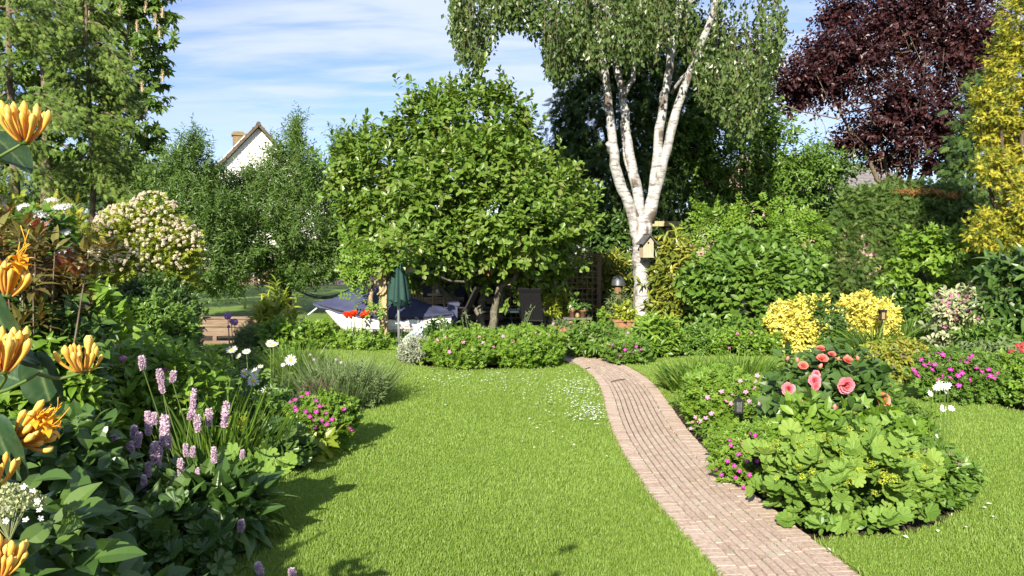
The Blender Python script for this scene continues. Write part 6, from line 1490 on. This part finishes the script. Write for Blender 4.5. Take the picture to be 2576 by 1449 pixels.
# ================================================================== HONEYSUCKLE beside the camera
t = thing('honeysuckle', 'honeysuckle with orange flower clusters and large dark leaves right beside the camera', 'climber', (-1.75, 1.5, 0))
def prof(s): return .3 + .22 * s + .34 * np.exp(-((s - .84) / .16) ** 2) - .55 * np.clip((s - .93) / .07, 0, 1) ** 2
def hs(u, v, Y, ax, n, ln, fan, opened=0, name='flower_cluster'):
    c = P(u, v, Y) - np.array(t.location); ax = nrm(np.array(ax, float)); e1 = nrm(np.cross(ax, [0, 1, .05])); e2 = np.cross(ax, e1); B = Buf()
    for i in range(n):
        ph = 2.4 * i + rng.normal(0, .2); f = fan * math.sqrt((i + .5) / n); l = ln * rng.uniform(.78, 1.08) * (1 - .15 * (i % 3 == 0))
        o_ = math.cos(ph) * e1 + math.sin(ph) * e2 * .8; d = nrm(ax * math.cos(f) + o_ * math.sin(f)); s = np.linspace(0, 1, 10)
        cur = nrm(ax * .75 + np.array([0, 0, .5]) - o_ * .1); st = c + o_ * .006 * f
        isop = i < opened
        p = st + d * (s * l)[:, None] + (cur - d) * ((s ** 2.2) * l * .35)[:, None]
        r = .0054 * prof(s) * (l / .055)
        if isop: r = .0055 * (.4 + .5 * s)
        ti = np.clip(.05 + .75 * s ** .8 + rng.normal(0, .1) + .1, 0, 1)
        tube(B, p, np.maximum(r, .0008), 11, ti, 1 if isop else 0)
        if isop:
            d2 = nrm(p[-1] - p[-2]); a1 = nrm(np.cross(d2, [.2, .5, .8])); a2 = np.cross(d2, a1)
            for k in range(5):
                a = k * 1.257; o2 = math.cos(a) * a1 + math.sin(a) * a2; q = p[-1] + o2 * .004
                blades(B, (q - d2 * .004)[None], (d2 * .9 + o2 * 1.0)[None], [.019], [.01], [2.2], 6, [.5], 1)
            for k in range(2): tube(B, spline([p[-1], p[-1] + d2 * .014 + rng.normal(0, .003, 3), p[-1] + d2 * .027 + rng.normal(0, .006, 3)], 5), .0006, 4, .9, 1)
    lathe(B, [(0, -.004), (.006, -.003), (.007, .004), (0, .007)], c, 10, .5, 2)
    obj(name, B, [M['honey'], M['honeyopen'], M['stalk']], t, True)
def hsl(u, v, Y, axis, nrml, size, w_=1.0):
    ny_, nx_ = 25, 13; yy_ = np.linspace(0, 1, ny_); xx_ = np.linspace(-1, 1, nx_); V = []; tt = []
    ww = .40 * np.sin(PI * np.clip(yy_, 0, 1) ** .85) ** .62 * (1 - .12 * yy_); ww[0] = .012; ww[-1] = .004
    ph = rng.uniform(0, 6, 3)
    for i, y in enumerate(yy_):
        for x in xx_:
            z = .16 * abs(x) * ww[i] - .16 * y * y + .025 * math.sin(7 * y + ph[0] + 2 * x) * abs(x) + .012 * math.sin(15 * y + ph[1]) * x * x
            q = (y - .28 * abs(x)) * 7; vein = max(0, 1 - abs(q - round(q)) * 7) * .42 * (abs(x) < .93) + (abs(x) < .1) * .75
            V.append((x * ww[i] * w_, y, z)); tt.append(np.clip(.18 + vein + rng.normal(0, .05) + .12 * math.sin(9 * x + 5 * y + ph[2]), 0, 1))
    T = (np.array(V), [(i * nx_ + j, i * nx_ + j + 1, (i + 1) * nx_ + j + 1, (i + 1) * nx_ + j) for i in range(ny_ - 1) for j in range(nx_ - 1)])
    B = Buf(); leaves(B, (P(u, v, Y) - np.array(t.location))[None], np.array([axis], float), np.array([nrml], float), size, T, np.array([tt])); obj('leaf', B, M['hleaf'], t, True)
hs(62, 358, 1.0, (.05, -.1, 1), 20, .058, 1.0)
hs(10, 935, .95, (.25, -.1, 1), 22, .062, .8)
hs(210, 935, 1.0, (.05, -.1, 1), 17, .05, 1.15)
hs(20, 745, .98, (.35, -.1, .9), 14, .052, .8, 3)
hs(48, 1105, .98, (.8, -.1, .3), 18, .056, .95, 4)
hs(5, 1450, .95, (.35, -.1, 1), 17, .052, .8)
hs(-12, 1225, .95, (.3, -.1, 1), 8, .045, .7)
def hst(pts, r=.0018, Y=1.0):
    B = Buf(); q = spline([P(u, v, y) - np.array(t.location) for u, v, y in pts], 14); tube(B, q, np.linspace(r * 1.6, r, 14), 7); obj('stem', B, M['stalk'], t, True)
hst([(-260, 620, 1.1), (-120, 470, 1.05), (-10, 400, 1.0), (62, 358, 1.0)]); hst([(-200, 1150, 1.05), (-60, 1040, 1.0), (10, 960, .97), (10, 938, .95)]); hst([(95, 940, .99), (140, 952, 1.0), (180, 945, 1.0), (210, 935, 1.0)])
hst([(-200, 1000, 1.05), (-20, 990, 1.0), (60, 960, .99), (95, 940, .99)]); hst([(-200, 900, 1.05), (-80, 800, 1.0), (20, 745, .98)]); hst([(-180, 1250, 1.05), (-60, 1150, 1.0), (48, 1105, .98)]); hst([(-180, 1600, 1.0), (-60, 1500, .98), (5, 1450, .95)])
hsl(-30, 330, 1.02, (.9, 0, -.75), (.3, -.5, .8), .075, .8); hsl(95, 885, 1.03, (.05, .1, -1), (-.2, -.9, .3), .095, 1.0); hsl(-35, 730, .96, (.35, -.1, -.85), (-.5, -.8, .3), .085, 1.1); hsl(-20, 1040, .96, (.25, 0, -1), (-.3, -.9, .3), .095, 1.0)
hsl(-40, 860, 1.0, (.8, .3, -.3), (0, -.4, .9), .07, .8); hsl(60, 960, 1.05, (-.8, .2, .2), (0, -.8, .5), .06)
Lh = np.array([(-.32, .1, .85, .42, .65, .55), (-.3, -.6, 1.0, .5, .5, .62), (-.38, .8, .7, .4, .4, .42), (-.25, -.2, .5, .45, .7, .5), (-1.0, .2, 1.0, .5, .6, .75), (-1.2, .7, .9, .45, .5, .7)])  # unseen body beside the camera, shaped to shade the lower left bed and lawn
foliage(t, Lh, tm([(.25, .27), (.6, .3)], .15, .12), (.06, .1), M['hleaf'], cov=2.4, nl=6, front=.5, shell=.5)
B = Buf()
for k in range(7): tube(B, spline([(rng.normal(-.3, .1), rng.uniform(-.6, .6), -.03), (rng.normal(-.3, .1), rng.uniform(-.6, .6), .7), (rng.normal(-.25, .1), rng.uniform(-.6, .6), 1.5)], 8), .012, 6)
obj('stem', B, M['twig'], t)
# white lacecap hydrangea head at the bottom left
q = P(35, 1275, 1.75); t = thing('lacecap_hydrangea', 'domed green cream lacecap head with white outer florets at the bottom left edge', 'hydrangea', (q[0] - .1, 1.8, 0))
B = Buf(); n = 620; a = rng.uniform(0, 6.28, n); r = np.sqrt(rng.random(n)) * .07; c = np.stack([q[0] - .012 - t.location[0] + r * np.cos(a), q[1] - 1.8 + r * np.sin(a), q[2] + .045 - 9 * r * r + rng.normal(0, .003, n)], 1)
for k in range(2): leaves(B, c, rng.normal(0, 1, (n, 3)) + [0, 0, .6], rng.normal(0, 1, (n, 3)), .009, KITE, rng.random(n), wid=1.5)
n = 60; tgt = c[:60]; 
for i in range(26): tube(B, [(q[0] - .012 - t.location[0], q[1] - 1.8, q[2] - .08), c[i * 5] * .5 + .5 * np.array([q[0] - .012 - t.location[0], q[1] - 1.8, q[2] - .05]), c[i * 5]], .0012, 4, .2, 0)
obj('flower_head', B, M['lacecap'], t)
for u, v in ((82, 1235), (100, 1283), (102, 1305), (65, 1308), (20, 1280), (95, 1262), (15, 1310), (60, 1225)):
    o = link('outer_floret', FLW['white_star'], t); p = P(u, v, 1.70) - np.array(t.location); o.location = tuple(p); o.scale = (.016,) * 3; o.rotation_euler = rot_to(nrm(np.array([.2, -.8, .6]) + rng.normal(0, .3, 3)))
B = Buf(); b0 = np.array([q[0] - .012 - t.location[0], q[1] - 1.8, q[2] - .08]); tube(B, spline([(0, .2, -.03), (.02, .15, .6), b0], 8), .004, 6); obj('stem', B, M['stalk'], t)
foliage(t, np.array([(-.12, .25, .55, .3, .3, .5), (.05, .35, .35, .28, .25, .35)]), BIGW, (.07, .12), M['dark'], cov=1.8, nl=5)
# ------------------------------------------------------------------ low growth covering the soil of the beds
def carpet(label, poly, n, hgt, size, mat, T=OVAL, name='ground_cover'):
    q = np.asarray(poly, float)[:, :2]; lo, hi = q.min(0), q.max(0); x, y = rng.uniform(lo, hi, (n * 3, 2)).T; k = in_poly(x, y, q); x, y = x[k][:n], y[k][:n]; n = len(x)
    pat = .5 + .5 * np.sin(x * 5 + np.sin(y * 4) * 2) * np.sin(y * 4.3 + x * 2)
    z = hgt * (.25 + .75 * pat) * rng.uniform(.3, 1, n); p = np.c_[x, y, z]
    B = Buf(); leaves(B, p, rng.normal(0, .8, (n, 3)) * [1, 1, .4] + [0, 0, .25], rng.normal(0, .4, (n, 3)) + [0, -.2, 1], rng.uniform(*size, n), T, rng.random(n))
    o = obj(name, B, M[mat]); tag(o, label, 'ground cover', kind='stuff'); return o
RB = BEDR + [tuple(q) for q in ri if BY0 - .1 < q[1] < BY1 + .1][::-1]
carpet('low green leaves filling the soil of the right bed', RB, 9000, .16, (.05, .09), 'green')
LB = edge([(500, 1470), (545, 1415), (600, 1370), (655, 1290), (682, 1205), (740, 1162), (820, 1127), (885, 1072), (912, 1020), (906, 960), (870, 932), (800, 908), (740, 898), (600, 890), (460, 898), (300, 900)]) + [(-7, 9.5), (-4.2, 4.5), (-2.4, 3.0)]
carpet('low green leaves filling the soil of the left bed', LB, 16000, .18, (.05, .1), 'green')
MB = edge([(1000, 908), (1040, 918), (1120, 924), (1250, 927), (1370, 923), (1415, 912), (1420, 890), (1380, 862), (1100, 850), (1005, 870)])
carpet('low green leaves filling the soil of the middle bed', MB, 5000, .16, (.06, .1), 'bright')
BB = edge([(640, 872), (700, 877), (850, 877), (998, 875), (1010, 850), (900, 835), (700, 835), (640, 850)])
carpet('low green leaves at the foot of the parasol bed', BB, 4000, .14, (.07, .11), 'bright')
XB = edge([(1440, 893), (1500, 897), (1560, 912), (1640, 902), (1780, 890), (1900, 890), (2000, 890), (2130, 911), (2200, 944), (2300, 968), (2400, 996), (2500, 1018), (2580, 1036), (2750, 1065)]) + [(9, 9), (8.5, 17), (1.6, 17), (1.2, 13)]
carpet('low green leaves filling the soil of the long right border', XB, 22000, .16, (.06, .11), 'green')

# ------------------------------------------------------------------ groups of look-alikes
GROUPS = {'reclining_chair': 'black reclining chairs round the dark table', 'flower_pot': 'flower pots on and around the patio', 'cypress_tree': 'dark cypress trees closing off the garden',
          'hawthorn_tree': 'light deciduous trees behind the border', 'house': 'neighbouring houses behind the trees', 'trellis': 'brown trellis panels round the patio', 'viburnum_shrub': 'white flowered viburnums on the left',
          'weigela_shrub': 'weigelas of the left bed', 'geranium_plant': 'cranesbill clumps round the far lawn edge', 'alchemilla_plant': 'mantle plants of the left bed', 'iris_plant': 'sword leaved iris clumps',
          'groundcover_geranium': 'cranesbill carpet of the middle bed', 'columbine': 'tall seeding stems of the middle bed', 'aucuba_shrub': 'spotted laurels beside the birch', 'euonymus_shrub': 'euonymus bushes of the right border',
          'daylily': 'daylily clumps below the yellow bush', 'cranesbill_mound': 'magenta flowered cranesbill mounds', 'fallen_twig': 'twigs fallen on the brick path'}
for o in list(bpy.data.objects):
    b_ = o.name.split('.')[0]
    if o.parent is None and b_ in GROUPS and 'group' not in o and 'category' in o: o['group'] = GROUPS[b_]
